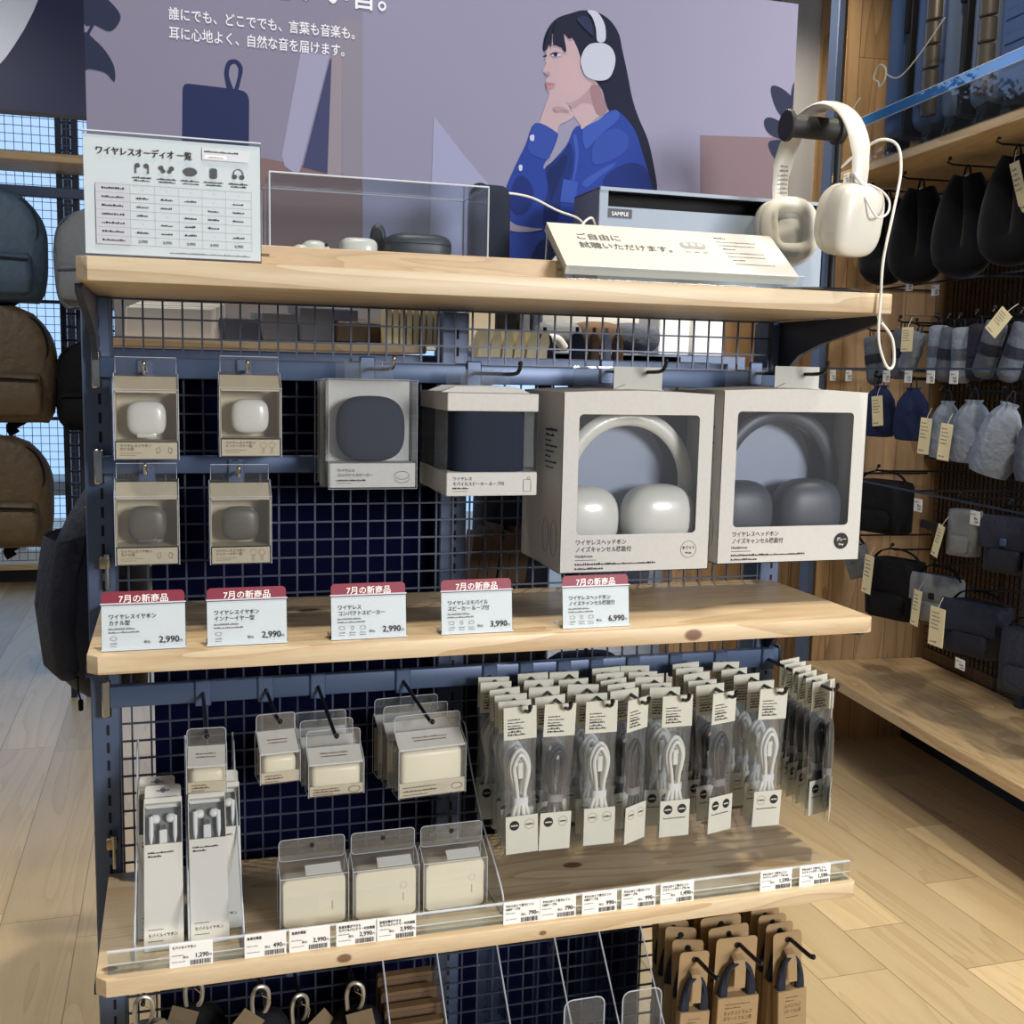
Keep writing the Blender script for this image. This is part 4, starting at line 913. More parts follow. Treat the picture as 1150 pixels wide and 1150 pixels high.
def case(nm, c, a, m, lab, seam=True):
    b = new(); sq(b, c, a, .55, .6, 14, 26); o = tag(obj(nm, b, m), lab, 'earphone case')
    if seam:
        b = new(); tube(b, [(c[0] + a[0] * 1.003 * math.copysign(abs(math.cos(v)) ** .6, math.cos(v)), c[1] + a[1] * 1.003 * math.copysign(abs(math.sin(v)) ** .6, math.sin(v)), c[2] + a[2] * .25) for v in [k * PI / 16 for k in range(32)]], .0005, 4, closed=True); obj('seam', b, 'slot', o)
    return o
case('earphone_case', (.286, -.150, IZ + .0145), (.0235, .019, .0145), 'ivory', 'small closed white earphone case under the clear cover', False)
case('earphone_case', (.361, -.150, IZ + .0190), (.0425, .028, .0190), 'charplastic', 'larger closed dark grey earphone case under the clear cover')
b = new(); sq(b, (.3165, -.118, IZ + .026), (.011, .006, .026), .8, .8, 12, 22); sq(b, (.314, -.1235, IZ + .026), (.0085, .003, .020), .8, .8, 10, 18, 1); tag(obj('earphone_case', b, ['charplastic', 'slot']), 'upright open dark earphone case lid between the white and grey cases', 'earphone case')
b = new(); sq(b, (.421, -.160, IZ + .006), (.014, .013, .008), .9, .9, 8, 18); tag(obj('earphone_case', b, 'charplastic'), 'tiny low grey dome at the right end inside the clear cover', 'earphone case')
t = thing('loop_speaker', 'tall dark grey speaker standing on the oak tray beside the clear cover', 'speaker', (.467, -.105, TZ + .0203), (0, 0, 0))
b = new(); loft(b, [[(p[0], p[1], z) for p in rrect(.052 * s, .050 * s, .015 * s, 6)] for z, s in ((0, .94), (.003, 1), (.080, 1), (.098, .97), (.106, .88), (.1095, .70), (.111, .4))]); obj('speaker_body', b, 'charcoal', t)
b = new(); tube(b, spline([(-.01, .02, .108), (-.012, .024, .114), (-.004, .026, .116), (.004, .022, .112), (.006, .018, .108)], 4), .003, 7); obj('carry_loop', b, 'charcoal', t)
def cable(name, pts, r, lab, m='cord', cat='cable'):
    b = new(); tube(b, spline(pts, 8), r, 8); return tag(obj(name, b, m), lab, cat)
cable('charging_cable', [(.488, -.095, 1.551), (.505, -.09, 1.5525), (.535, -.085, 1.549), (.570, -.085, 1.535), (.598, -.095, 1.524), (.607, -.104, 1.505), (.600, -.108, 1.488)], .0016, 'thin white cable arching from the dark speaker towards the metal box')
cable('charging_cable', [(.613, -.12, 1.512), (.600, -.14, 1.520), (.586, -.15, 1.513), (.575, -.155, 1.497), (.560, -.16, 1.484), (.552, -.165, 1.474)], .0016, 'thin white cable curling in front of the metal box to a plug')
b = new(); tube(b, [(.552, -.166, 1.474), (.5475, -.169, 1.468), (.5335, -.178, 1.4535)], [.0016, .0042, .0042], 10); tube(b, [(.5335, -.178, 1.4535), (.529, -.181, 1.449)], .0024, 8, mi=1); tag(obj('cable_plug', b, ['whiteplastic', 'chrome']), 'small white cable plug resting beside the slanted white sign', 'plug')

# grey sample box
t = thing('sample_box', 'pale grey metal box labelled SAMPLE behind the slanted white sign', 'box', (.6145, -.130, TZ), (0, 0, 0))
W_, H_, D_ = .345, .136, .10
b = new(); box(b, 0, W_, 0, D_, 0, .002); box(b, 0, W_, D_ - .002, D_, 0, H_, 1); box(b, -.0005, .002, .0005, D_, 0, H_, 1); box(b, W_ - .002, W_, 0, D_, 0, H_, 1); box(b, 0, W_, 0, .002, 0, .112); box(b, 0, .012, 0, .002, .112, H_); box(b, W_ - .012, W_, 0, .002, .112, H_); box(b, -.0005, W_, 0, .10, H_ - .001, H_ + .001, 1); box(b, 0, W_, -.001, .003, H_ - .0035, H_ + .0012, 0)
obj('box_shell', b, ['metalbox', 'metalside'], t, smooth=False)
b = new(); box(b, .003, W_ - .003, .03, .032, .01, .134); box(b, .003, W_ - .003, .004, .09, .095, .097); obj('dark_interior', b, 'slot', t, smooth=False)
b = new(); quad(b, .012, .047, .0975, .1095, -.0005, 1); text(b, 'SAMPLE', .0295, .1003, .0072, -.0009, 0, 'C', 1.0); obj('sticker', b, ['white', mat('slate sticker', (64, 70, 82), .6, 0, 0)], t, smooth=False)

# slanted sign
t = thing('listening_sign', 'white slanted board inviting customers to try listening, front of the top shelf', 'sign', (.517, -.278, TZ), (0, 0, 0))
W_ = .318; sl = math.atan2(.060, .080)
X = Matrix.Translation((0, 0, .0165)) @ Matrix.Rotation(sl - PI / 2, 4, 'X')     # local Z runs up the slope
L_ = .1
b = new(); box(b, 0, W_, 0, .012, 0, L_, 0, X); obj('board', b, 'board', t, smooth=False)
b = new(); prism(b, [(-.0065, 0), (-.0118, .0165), (-.0110, .0168), (-.0057, 0)], 'X', 0, W_); prism(b, [(-.0075, 0), (.082, 0), (.075, .062), (.070, .055), (-.0075, .003)], 'X', -.001, 0); box(b, 0, W_, -.0085, .06, 0, .0012); tube(b, [(-.0005, .082, 0), (-.0005, .075, .064)], .0009, 4, mi=1); box(b, 0, W_, -.0120, -.0108, .0163, .0170, 1)
obj('acrylic_stand', b, ['acrylic', 'edge'], t, smooth=False)
b = new(); y = -.0005
text(b, 'ご自由に', .030, .064, .0155, y, 0, 'L', 1, X); text(b, '試聴いただけます。', .030, .044, .0150, y, 0, 'L', 1, X)
tb = new(); prism(tb, rrect(.036, .015, .0070, 5, .190, .063), 'Y', y + .0001, y); merge(b, tb, 2, X)
for k in range(3):
    tb = new(); disc(tb, (.180 + k * .010, .0645), .0034, y - .0003, 16); merge(b, tb, 3, X); dashes(b, .175 + k * .012, .182 + k * .012, .046, .0026, y, 1, 9 + k, X)
for k in range(8): dashes(b, .228 + (k // 3) * .004, (.245, .285, .281)[k % 3] + (k // 3) * .004, .084 - k * .0088, (.0034, .0022, .0022)[k % 3], y, 0 if k % 3 == 0 else 1, 20 + k, X)
obj('lettering', b, [mat('mid grey ink', (92, 92, 92), .7, 0, 0), 'inkgrey', mat('soft grey print', (160, 160, 160), .7, 0, 0), 'paper'], t, smooth=False)

# headphones on their stand, with a security cable
t = thing('headphone_stand', 'black stand with round base and bar under the white headphones', 'headphone stand', (.893, -.213, TZ), (0, 0, 0))
b = new(); n = 36; loft(b, [[(.0 + r * math.cos(2 * PI * k / n), -.005 + r * math.sin(2 * PI * k / n), z) for k in range(n)] for z, r in ((0, .066), (.003, .067), (.0055, .065), (.006, .060))]); obj('base', b, 'rubber', t)
b = new(); tube(b, [(.030, .0, .005), (.030, 0, .205), (.022, 0, .220)], .005, 10); obj('pole', b, 'rubber', t)
b = new(); n = 24; loft(b, [[(x, .0 + r * math.cos(2 * PI * k / n), .2185 + r * math.sin(2 * PI * k / n)) for k in range(n)] for x, r in ((-.052, .0195), (-.050, .0205), (-.047, .0205), (-.045, .0145), (.022, .0145), (.024, .0190), (.032, .0190), (.033, .018))]); obj('rest_bar', b, 'rubber', t)
t = thing('headphones', 'white over-ear headphones hanging on the black stand', 'headphones', (.8945, -.213, 1.6715), (0, 0, math.radians(4)))
HB = []
for k in range(25):
    a = math.radians(-20 + k * 220 / 24); HB.append((0, .088 * math.cos(a), -.088 + .090 * math.sin(a)))
b = new(); tube(b, HB, [.0125 if 3 < k < 21 else .0105 for k in range(25)], 12, flat=(.42, 1.25), up=(1, 0, 0)); obj('headband', b, 'ivory', t)
for s in (-1, 1):   # s=-1 is the near cup
    cy = s * .066
    Xc = Matrix.Translation((0, cy, -.153)) @ Matrix.Rotation(s * math.radians(-10), 4, 'X') @ Matrix.Rotation(-s * math.radians(13), 4, 'Z')
    b = new(); sq(b, (0, s * .010, 0), (.0430, .024, .0460), .62, .62, 18, 32, 0, Xc); o = obj('ear_cup', b, 'ivory', t)
    b = new(); q = [(.0300 * math.copysign(abs(math.cos(v)) ** .7, math.cos(v)), -s * .010, .0330 * math.copysign(abs(math.sin(v)) ** .7, math.sin(v))) for v in [k * PI / 18 for k in range(36)]]
    tube(b, [Xc @ Vector(p) for p in q], .0125, 12, closed=True, up=(0, 1, 0)); obj('ear_cushion', b, mat('pale ear cushion', (222, 219, 206), .6, 0, .03), o)
    b = new(); box(b, -.024, .024, -s * .006 - .001, -s * .006 + .001, -.026, .026, 0, Xc); obj('inner_mesh', b, 'inkpale', o, smooth=False)
    b = new(); tube(b, [(0, s * .082, -.108), (0, s * .083, -.114), (0, s * .080, -.124)], [.0055, .0045, .006], 10); obj('hinge', b, 'tie', t)
b = new(); X = Matrix.Translation((0, .0840, -.072))
for k in range(7): dashes(b, -.006, .006, -.028 + k * .006, .003, -.0052, 0, k, X)
obj('lettering', b, 'inkgrey', t, smooth=False)
t = thing('security_cable', 'white anti-theft cable looped round the white headphones and trailing over the shelf edge', 'security cable', (0, 0, 0))
b = new(); tube(b, spline([(.925, -.20, 1.590), (.945, -.225, 1.615), (.962, -.25, 1.629), (.978, -.265, 1.620), (.975, -.280, 1.585), (.960, -.292, 1.535), (.946, -.296, 1.470), (.944, -.298, 1.420), (.943, -.300, 1.370), (.953, -.300, 1.340), (.963, -.300, 1.329), (.969, -.300, 1.338), (.964, -.300, 1.368), (.948, -.298, 1.388)], 8), .0019, 8); obj('cord', b, 'cord', t)
b = new(); tube(b, spline([(.893, -.306, 1.560), (.899, -.318, 1.540), (.914, -.322, 1.518), (.932, -.318, 1.524), (.938, -.312, 1.540), (.928, -.308, 1.553), (.908, -.306, 1.560), (.894, -.302, 1.560)], 7), .0014, 7); tube(b, spline([(.890, -.304, 1.572), (.894, -.310, 1.562), (.906, -.308, 1.556)], 5), .0022, 7); obj('loop', b, 'tie', t)

# ------------------------------------------------------------------ picture panel behind the shelf
PO = thing('poster', 'large lavender advertising poster of a woman with headphones behind the top shelf', 'poster', (0, 0, 0))
PX0, PX1, PZ0, PZ1 = -.0405, .9935, 1.427, 1.886
b = new(); box(b, PX0, PX1, .0305, .0385, PZ0, PZ1); obj('panel', b, mat('lavender print', (130, 130, 156), .8, 0, .015, 5, spec=.15), PO, smooth=False)
POLY = {'hair': [(0.641, 1.838), (0.623, 1.832), (0.602, 1.823), (0.589, 1.809), (0.582, 1.792), (0.581, 1.776), (0.589, 1.779), (0.597, 1.805), (0.614, 1.804), (0.626, 1.791), (0.637, 1.776), (0.641, 1.752), (0.657, 1.742), (0.674, 1.731), (0.685, 1.703), (0.708, 1.691), (0.722, 1.67), (0.737, 1.644), (0.747, 1.607), (0.747, 1.59), (0.768, 1.591), (0.76, 1.633), (0.75, 1.665), (0.735, 1.693), (0.723, 1.721), (0.713, 1.759), (0.704, 1.79), (0.698, 1.811), (0.684, 1.828), (0.665, 1.837)], 'fringe': [(0.597, 1.812), (0.596, 1.788), (0.6, 1.787), (0.608, 1.784), (0.614, 1.777), (0.616, 1.781), (0.612, 1.802), (0.621, 1.796), (0.627, 1.803), (0.61, 1.82)], 'fringe2': [(0.591, 1.808), (0.584, 1.79), (0.582, 1.776), (0.586, 1.777), (0.59, 1.785), (0.593, 1.782), (0.594, 1.8)], 'face': [(0.59, 1.792), (0.584, 1.778), (0.586, 1.771), (0.584, 1.765), (0.586, 1.758), (0.582, 1.749), (0.584, 1.744), (0.59, 1.743), (0.586, 1.735), (0.588, 1.731), (0.586, 1.727), (0.588, 1.721), (0.592, 1.718), (0.591, 1.71), (0.595, 1.705), (0.605, 1.704), (0.618, 1.707), (0.625, 1.702), (0.631, 1.689), (0.641, 1.678), (0.646, 1.672), (0.672, 1.693), (0.683, 1.703), (0.675, 1.722), (0.665, 1.74), (0.649, 1.748), (0.64, 1.757), (0.638, 1.774), (0.628, 1.794), (0.615, 1.807), (0.6, 1.805)], 'hand': [(0.591, 1.71), (0.585, 1.695), (0.58, 1.68), (0.577, 1.671), (0.588, 1.663), (0.604, 1.661), (0.609, 1.674), (0.623, 1.682), (0.631, 1.689), (0.625, 1.698), (0.617, 1.707), (0.6, 1.704)], 'eye': [(0.591, 1.771), (0.598, 1.775), (0.605, 1.775), (0.612, 1.773), (0.605, 1.774), (0.598, 1.773), (0.594, 1.771)], 'eye2': [(0.581, 1.767), (0.585, 1.77), (0.587, 1.769), (0.585, 1.767)], 'brow': [(0.593, 1.783), (0.6, 1.787), (0.608, 1.785), (0.614, 1.782), (0.607, 1.783), (0.6, 1.785)], 'lip': [(0.586, 1.731), (0.591, 1.732), (0.601, 1.731), (0.597, 1.728), (0.59, 1.725), (0.586, 1.727)], 'nose': [(0.584, 1.746), (0.589, 1.747), (0.593, 1.745), (0.591, 1.743), (0.585, 1.743)], 'jaw': [(0.62, 1.706), (0.634, 1.711), (0.651, 1.726), (0.66, 1.739), (0.668, 1.731), (0.675, 1.715), (0.669, 1.702), (0.656, 1.708), (0.642, 1.707), (0.631, 1.699), (0.624, 1.702)], 'shirt': [(0.572, 1.674), (0.604, 1.664), (0.606, 1.655), (0.598, 1.634), (0.587, 1.617), (0.59, 1.612), (0.62, 1.645), (0.631, 1.669), (0.64, 1.676), (0.646, 1.671), (0.67, 1.686), (0.695, 1.703), (0.725, 1.681), (0.742, 1.645), (0.76, 1.594), (0.773, 1.537), (0.776, 1.479), (0.532, 1.467), (0.532, 1.504), (0.538, 1.523), (0.528, 1.551), (0.528, 1.574), (0.543, 1.611), (0.558, 1.642)], 'sleevefold': [(0.591, 1.619), (0.62, 1.643), (0.634, 1.613), (0.618, 1.556), (0.593, 1.531), (0.572, 1.553), (0.576, 1.591)], 'fold1': [(0.589, 1.61), (0.598, 1.62), (0.615, 1.635), (0.626, 1.65), (0.632, 1.632), (0.63, 1.604), (0.617, 1.584), (0.614, 1.556), (0.607, 1.527), (0.596, 1.517), (0.588, 1.531), (0.588, 1.554), (0.593, 1.583)], 'fold2': [(0.592, 1.606), (0.607, 1.622), (0.62, 1.633), (0.622, 1.619), (0.614, 1.6), (0.605, 1.579), (0.598, 1.564), (0.596, 1.583)], 'fold3': [(0.679, 1.598), (0.698, 1.618), (0.724, 1.629), (0.748, 1.622), (0.762, 1.589), (0.769, 1.541), (0.773, 1.488), (0.73, 1.486), (0.717, 1.543), (0.7, 1.58)], 'fold4': [(0.648, 1.596), (0.673, 1.614), (0.698, 1.627), (0.694, 1.62), (0.673, 1.604), (0.655, 1.589)], 'fold5': [(0.541, 1.588), (0.551, 1.598), (0.566, 1.59), (0.572, 1.567), (0.562, 1.548), (0.545, 1.542), (0.535, 1.56)], 'fold6': [(0.584, 1.507), (0.624, 1.512), (0.645, 1.501), (0.646, 1.475), (0.574, 1.471)], 'cuff': [(0.572, 1.673), (0.603, 1.664), (0.604, 1.656), (0.598, 1.638), (0.591, 1.624), (0.565, 1.631), (0.562, 1.645)], 'shoulder': [(0.666, 1.658), (0.696, 1.676), (0.718, 1.666), (0.713, 1.643), (0.682, 1.626), (0.662, 1.625)], 'cheek': [(0.609, 1.764), (0.622, 1.77), (0.633, 1.761), (0.637, 1.745), (0.634, 1.728), (0.621, 1.717), (0.61, 1.726), (0.607, 1.744)], 'neckdark': [(0.655, 1.73), (0.668, 1.736), (0.675, 1.722), (0.683, 1.703), (0.672, 1.693), (0.663, 1.701)], 'eyew': [(0.593, 1.771), (0.598, 1.774), (0.605, 1.774), (0.61, 1.773), (0.604, 1.77), (0.598, 1.769)], 'iris': [(0.597, 1.773), (0.601, 1.775), (0.603, 1.773), (0.602, 1.77), (0.599, 1.769), (0.597, 1.771)], 'liplow': [(0.588, 1.726), (0.594, 1.728), (0.599, 1.729), (0.595, 1.726), (0.591, 1.723), (0.588, 1.724)], 'hairlight': [(0.631, 1.825), (0.646, 1.83), (0.655, 1.818), (0.657, 1.804), (0.647, 1.81), (0.639, 1.816)], 'handline': [(0.598, 1.696), (0.605, 1.7), (0.619, 1.698), (0.624, 1.694), (0.613, 1.695), (0.603, 1.693)], 'collar': [(0.646, 1.671), (0.67, 1.686), (0.695, 1.703), (0.702, 1.691), (0.671, 1.663), (0.651, 1.643)], 'pocket': [(0.617, 1.598), (0.64, 1.595), (0.637, 1.564), (0.613, 1.565)], 'seam1': [(0.63, 1.659), (0.636, 1.661), (0.64, 1.632), (0.634, 1.595), (0.631, 1.594), (0.635, 1.632)], 'gap': [(0.531, 1.536), (0.545, 1.528), (0.568, 1.525), (0.588, 1.524), (0.568, 1.519), (0.543, 1.518), (0.532, 1.523)], 'cup': [(0.647, 1.787), (0.656, 1.793), (0.674, 1.795), (0.687, 1.789), (0.693, 1.776), (0.691, 1.76), (0.684, 1.747), (0.671, 1.742), (0.655, 1.743), (0.645, 1.749), (0.639, 1.764), (0.641, 1.777)], 'band': [(0.647, 1.837), (0.655, 1.839), (0.665, 1.835), (0.675, 1.82), (0.676, 1.799), (0.664, 1.797), (0.661, 1.814), (0.655, 1.829)], 'button1': [(0.564, 1.655), (0.57, 1.657), (0.57, 1.649), (0.565, 1.649)], 'button2': [(0.548, 1.612), (0.553, 1.613), (0.553, 1.606), (0.549, 1.605)], 'wallL': [(-0.04, 1.819), (0.319, 1.862), (0.321, 1.419), (-0.051, 1.404)], 'table': [(0.017, 1.583), (0.183, 1.596), (0.32, 1.579), (0.321, 1.419), (0.013, 1.407)], 'leaf1': [(-0.041, 1.788), (-0.026, 1.79), (-0.007, 1.776), (0.004, 1.762), (0.001, 1.75), (-0.01, 1.74), (-0.027, 1.746), (-0.04, 1.747)], 'leaf2': [(-0.042, 1.735), (-0.027, 1.727), (-0.015, 1.715), (-0.005, 1.697), (-0.005, 1.678), (-0.016, 1.688), (-0.034, 1.691), (-0.043, 1.692)], 'stem': [(-0.031, 1.748), (-0.027, 1.748), (-0.035, 1.732), (-0.039, 1.732)], 'speaker': [(0.078, 1.594), (0.08, 1.676), (0.081, 1.68), (0.083, 1.683), (0.087, 1.684), (0.093, 1.684), (0.132, 1.683), (0.154, 1.682), (0.159, 1.681), (0.163, 1.678), (0.165, 1.674), (0.166, 1.669), (0.165, 1.601)], 'loopo': [(0.139, 1.678), (0.134, 1.698), (0.135, 1.71), (0.139, 1.718), (0.147, 1.721), (0.154, 1.718), (0.158, 1.71), (0.156, 1.698), (0.15, 1.679)], 'loopi': [(0.145, 1.684), (0.14, 1.699), (0.141, 1.709), (0.143, 1.713), (0.147, 1.715), (0.15, 1.713), (0.152, 1.708), (0.151, 1.698), (0.147, 1.684)], 'book1': [(0.235, 1.739), (0.274, 1.739), (0.233, 1.581), (0.226, 1.579), (0.213, 1.587), (0.209, 1.601)], 'bookgap': [(0.274, 1.732), (0.277, 1.736), (0.277, 1.643), (0.272, 1.581), (0.237, 1.587)], 'book2': [(0.277, 1.741), (0.291, 1.744), (0.29, 1.579), (0.271, 1.579)], 'book3': [(0.283, 1.787), (0.293, 1.791), (0.319, 1.787), (0.32, 1.578), (0.293, 1.579), (0.291, 1.744), (0.283, 1.745)], 'light': [(0.421, 1.671), (0.464, 1.623), (0.508, 1.577), (0.522, 1.427), (0.415, 1.423)], 'tan': [(0.837, 1.678), (1.001, 1.686), (1.016, 1.447), (0.849, 1.441)], 'pl1': [(0.953, 1.759), (0.969, 1.76), (0.991, 1.746), (0.996, 1.72), (0.977, 1.716), (0.961, 1.733)], 'pl2': [(0.944, 1.708), (0.956, 1.714), (0.985, 1.703), (0.995, 1.686), (0.973, 1.683), (0.951, 1.692)], 'pl3': [(0.953, 1.676), (0.973, 1.682), (0.999, 1.68), (1.004, 1.642), (0.982, 1.642), (0.962, 1.656)], 'pl4': [(0.995, 1.765), (0.988, 1.743), (0.995, 1.693), (0.995, 1.639), (1.003, 1.64)]}

def art(name, items, names):
    b = new(); y = .0300
    for i, (k, mi) in enumerate(items):
        pts = POLY[k]; sm = k not in ('wallL', 'table', 'tan', 'book1', 'book2', 'book3', 'bookgap', 'light', 'stem', 'pocket', 'speaker')
        P = [(p.x, p.y) for p in spline([(q[0], q[1]) + (0,) for q in pts], 4, True)] if sm else pts
        P = [(max(PX0 + .0003, min(PX1 - .0003, p[0])), max(PZ0, min(PZ1 - .0003, p[1]))) for p in P]
        V = [b.verts.new((p[0], y - .00005 * (i + 1), p[1])) for p in P]
        for f in tessellate_polygon([[Vector((p[0], p[1], 0)) for p in P]]): face(b, [V[q] for q in f], mi)
    return obj(name, b, names, PO, smooth=False)
pm = lambda n, c: mat('print ' + n, c, .8, 0, .03, 9, spec=.15)
art('printed_still_life', [('wallL', 0), ('light', 8), ('table', 1), ('book3', 2), ('bookgap', 3), ('book2', 4), ('book1', 5), ('speaker', 6), ('loopo', 6), ('loopi', 0), ('stem', 7), ('leaf1', 7), ('leaf2', 7)],
    [pm('grey wall', (122, 120, 143)), pm('brown table', (115, 97, 100)), pm('grey book', (125, 123, 139)), pm('book gap', (61, 66, 100)), pm('beige book', (134, 127, 139)), pm('pale book', (142, 142, 172)), pm('speaker', (37, 46, 83)), pm('leaf', (39, 46, 70)), pm('wall light', (142, 146, 178))])
art('printed_woman', [('hair', 0), ('face', 1), ('cheek', 12), ('jaw', 2), ('neckdark', 13), ('hand', 1), ('shirt', 3), ('fold1', 4), ('fold2', 10), ('fold3', 4), ('fold4', 5), ('fold5', 4), ('fold6', 10), ('cuff', 11), ('shoulder', 11), ('collar', 5), ('pocket', 5), ('seam1', 5), ('gap', 8), ('button1', 7), ('button2', 7), ('eyew', 7), ('eye', 0), ('iris', 0), ('eye2', 0), ('brow', 0), ('nose', 2), ('lip', 6), ('liplow', 14), ('hairlight', 15), ('handline', 2), ('fringe', 0), ('fringe2', 0), ('cup', 9), ('band', 9)],
    [pm('hair', (29, 33, 53)), pm('skin', (166, 146, 156)), pm('skin shade', (150, 128, 139)), pm('denim', (39, 60, 139)), pm('dark denim', (29, 45, 107)), pm('light denim', (53, 78, 159)), pm('lips', (150, 106, 120)), pm('button', (177, 179, 204)), pm('wall gap', (130, 130, 156)), pm('white headphone', (168, 174, 193)), pm('deep denim', (24, 38, 86)), pm('soft denim', (47, 70, 148)), pm('cheek', (170, 147, 156)), pm('neck dark', (134, 108, 118)), pm('lower lip', (164, 122, 132)), pm('hair sheen', (40, 48, 74))])
art('printed_cushion', [('tan', 0), ('pl1', 1), ('pl2', 1), ('pl3', 1), ('pl4', 1)], [pm('tan block', (115, 100, 109)), MATS['print leaf']])
b = new(); y = .0290
text(b, '誰にでも、どこででも、言葉も音楽も。', .0635, 1.7640, .0172, y, 0, 'L', .82); text(b, '耳に心地よく、自然な音を届けます。', .0635, 1.7400, .0172, y, 0, 'L', .82)
text(b, 'ちょうどいい音。', .352, 1.8070, .040, y, 0, 'R', .92)
obj('lettering', b, mat('pale print lettering', (214, 216, 228), .6, 0, 0), PO, smooth=False)

# ------------------------------------------------------------------ the far side of the rack, glimpsed through the grid
b = new(); rbox(b, -.030, .430, .10, .38, 1.338, 1.352, .002, 1); tag(obj('shelf', b, 'racktim', smooth=False), 'grey brown shelf on the far side, behind the upper strip of grid', 'shelf')
def crate(name, x0, x1, y0, y1, z0, z1, m, lab, cat, rz=0, tilt=0, grp=None, r=.002):
    t = new(); rbox(t, x0 - (x0 + x1) / 2, x1 - (x0 + x1) / 2, 0, y1 - y0, 0, z1 - z0, r, 1)
    o = tag(obj(name, t, m, smooth=False), lab, cat, grp); o.location = ((x0 + x1) / 2, y0, z0); o.rotation_euler = (tilt, 0, rz); return o
for k in range(5):
    o = crate('paper_pack', -.005 + k * .004, .118 + k * .005, .15 + k * .012, .154 + k * .012, 1.3525, 1.400 + .003 * k, 'paper' if k % 2 else 'card', 'flat white packet standing in the pile behind the left end of the upper grid', 'packet', -.1, -.35, 'white packets behind the upper grid')
for k in range(4):
    crate('film_pack', .135 + k * .055, .235 + k * .052, .17, .23, 1.3525 + .0005 * k, 1.385 + .010 * (k % 3), ('slate', 'greynylon', 'boxin', 'brownnylon')[k], ('dark grey', 'mid grey', 'blue grey', 'brown')[k] + ' clear-wrapped packet lying on the far shelf behind the upper grid', 'packet', .25, .05 * k)
b = new(); rbox(b, -.03, .94, .102, .112, 1.296, 1.336, .002, 1); tag(obj('hanging_rail', b, 'rail', smooth=False), 'blue grey rail on the far side, level with the top hanging rail', 'rail')
crate('board', .49, 1.10, .52, .532, 1.350, 1.47, 'card', 'pale board standing behind the goods at the right of the upper grid', 'board')
crate('board', -.03, .43, .40, .412, 1.352, 1.47, 'boxin', 'grey board standing at the back of the far shelf behind the upper grid', 'board')
for k in range(9):
    crate('card_pack', .372 + k * .0105, .380 + k * .0105, .12, .17, 1.3525, 1.405, 'tagcream', 'thin cream card pack in the close row left of the centre post', 'card pack', 0, 0, 'cream card packs left of the centre post', .0008)
b = new(); rbox(b, .49, .95, .30, .315, 1.335, 1.350, .003, 1); tag(obj('hanging_rail', b, 'steel', smooth=False), 'blue grey rail on the far side, right of the centre post', 'rail')
crate('carton', .515, .60, .32, .42, 1.352, 1.43, 'cream', 'cream carton right of the centre post, behind the upper grid', 'carton')
for k in range(3): crate('binder', .625 + k * .024, .643 + k * .024, .33, .45, 1.352, 1.43, ('blacknylon', 'greynylon', 'slate')[k], ('black', 'pale grey', 'slate')[k] + ' upright binder right of the cream carton behind the grid', 'binder')
b = new(); tube(b, spline([(0, 0, 0), (.01, 0, .018), (.035, 0, .020), (.05, 0, .004)], 5), .008, 10); o = tag(obj('pouch_handle', b, 'whiteplastic'), 'white curved handle lying behind the grid beside the binders', 'handle'); o.location = (.665, .28, 1.352)
for k, (x, m, l) in enumerate(((.720, 'greynylon', 'clear-wrapped grey bundle'), (.800, 'kraftdk', 'brown folded sandal pack'), (.872, 'slate', 'dark slate folded bundle'))):
    t = new(); sq(t, (0, .06, .028), (.048, .055, .028), .7, .6, 10, 18); o = tag(obj('bundle', t, m), l + ' lying behind the upper grid on the right', 'bundle'); o.location = (x, .30, 1.352)
for k, (x, z) in enumerate(((.93, 1.352), (1.00, 1.352))):
    crate('carton', x, x + .062, .36, .46, z, z + .075, 'paper', ('white carton behind the right end of the upper grid', 'second white carton behind the right post')[k], 'carton')
b = new(); rbox(b, .66, 1.08, .30, .50, 1.325, 1.350, .002, 1); tag(obj('shelf', b, 'steel', smooth=False), 'grey shelf behind the right end of the upper grid', 'shelf')
for k in range(6):
    b = new(); prism(b, [(-.009, -.075), (.009, -.075), (.0085, -.015), (.004, 0), (-.004, 0), (-.0085, -.015)], 'Y', 0, .03); o = tag(obj('card_pouch', b, 'tagcream', smooth=False), 'tan card pouch hanging in the row behind the upper grid', 'pouch', 'tan card pouches behind the upper grid'); o.location = (.545 + k * .0205, .18, 1.380); o.rotation_euler = (0, .12, .1)
def sleeve(x, y, z, w, h, m, lab, cat='pouch', d=.02):
    b = new(); sq(b, (0, 0, -h / 2), (w / 2, d / 2, h / 2), .45, .6, 12, 18); tube(b, [(0, 0, -.002), (0, 0, .010)], .003, 6)
    o = tag(obj('sleeve', b, m), lab, cat); o.location = (x, y, z); return o
sleeve(.648, .19, 1.378, .028, .12, 'navy', 'navy sleeve hanging behind the upper grid, left of the brown one')
sleeve(.705, .19, 1.380, .026, .12, 'navy', 'second navy sleeve hanging behind the upper grid, next to the brown one')
sleeve(.735, .19, 1.380, .018, .12, 'kraftdk', 'brown sleeve hanging behind the upper grid')
sleeve(.757, .19, 1.380, .016, .12, 'bluegrey', 'pale blue sleeve hanging behind the upper grid')
sleeve(.778, .19, 1.380, .018, .12, 'kraftdk', 'reddish brown sleeve hanging behind the upper grid, rightmost')
for k in range(6):
    b = new(); box(b, -.0078, .0078, 0, .05, -.10, 0); o = tag(obj('kraft_pack', b, 'kraftdk', smooth=False), 'brown packet in the tilted row behind the grid, right of the centre post', 'packet', 'brown packets right of the centre post'); o.location = (.545 + k * .0175, .20, 1.045 + .006 * (k % 3)); o.rotation_euler = (0, .14, 0)
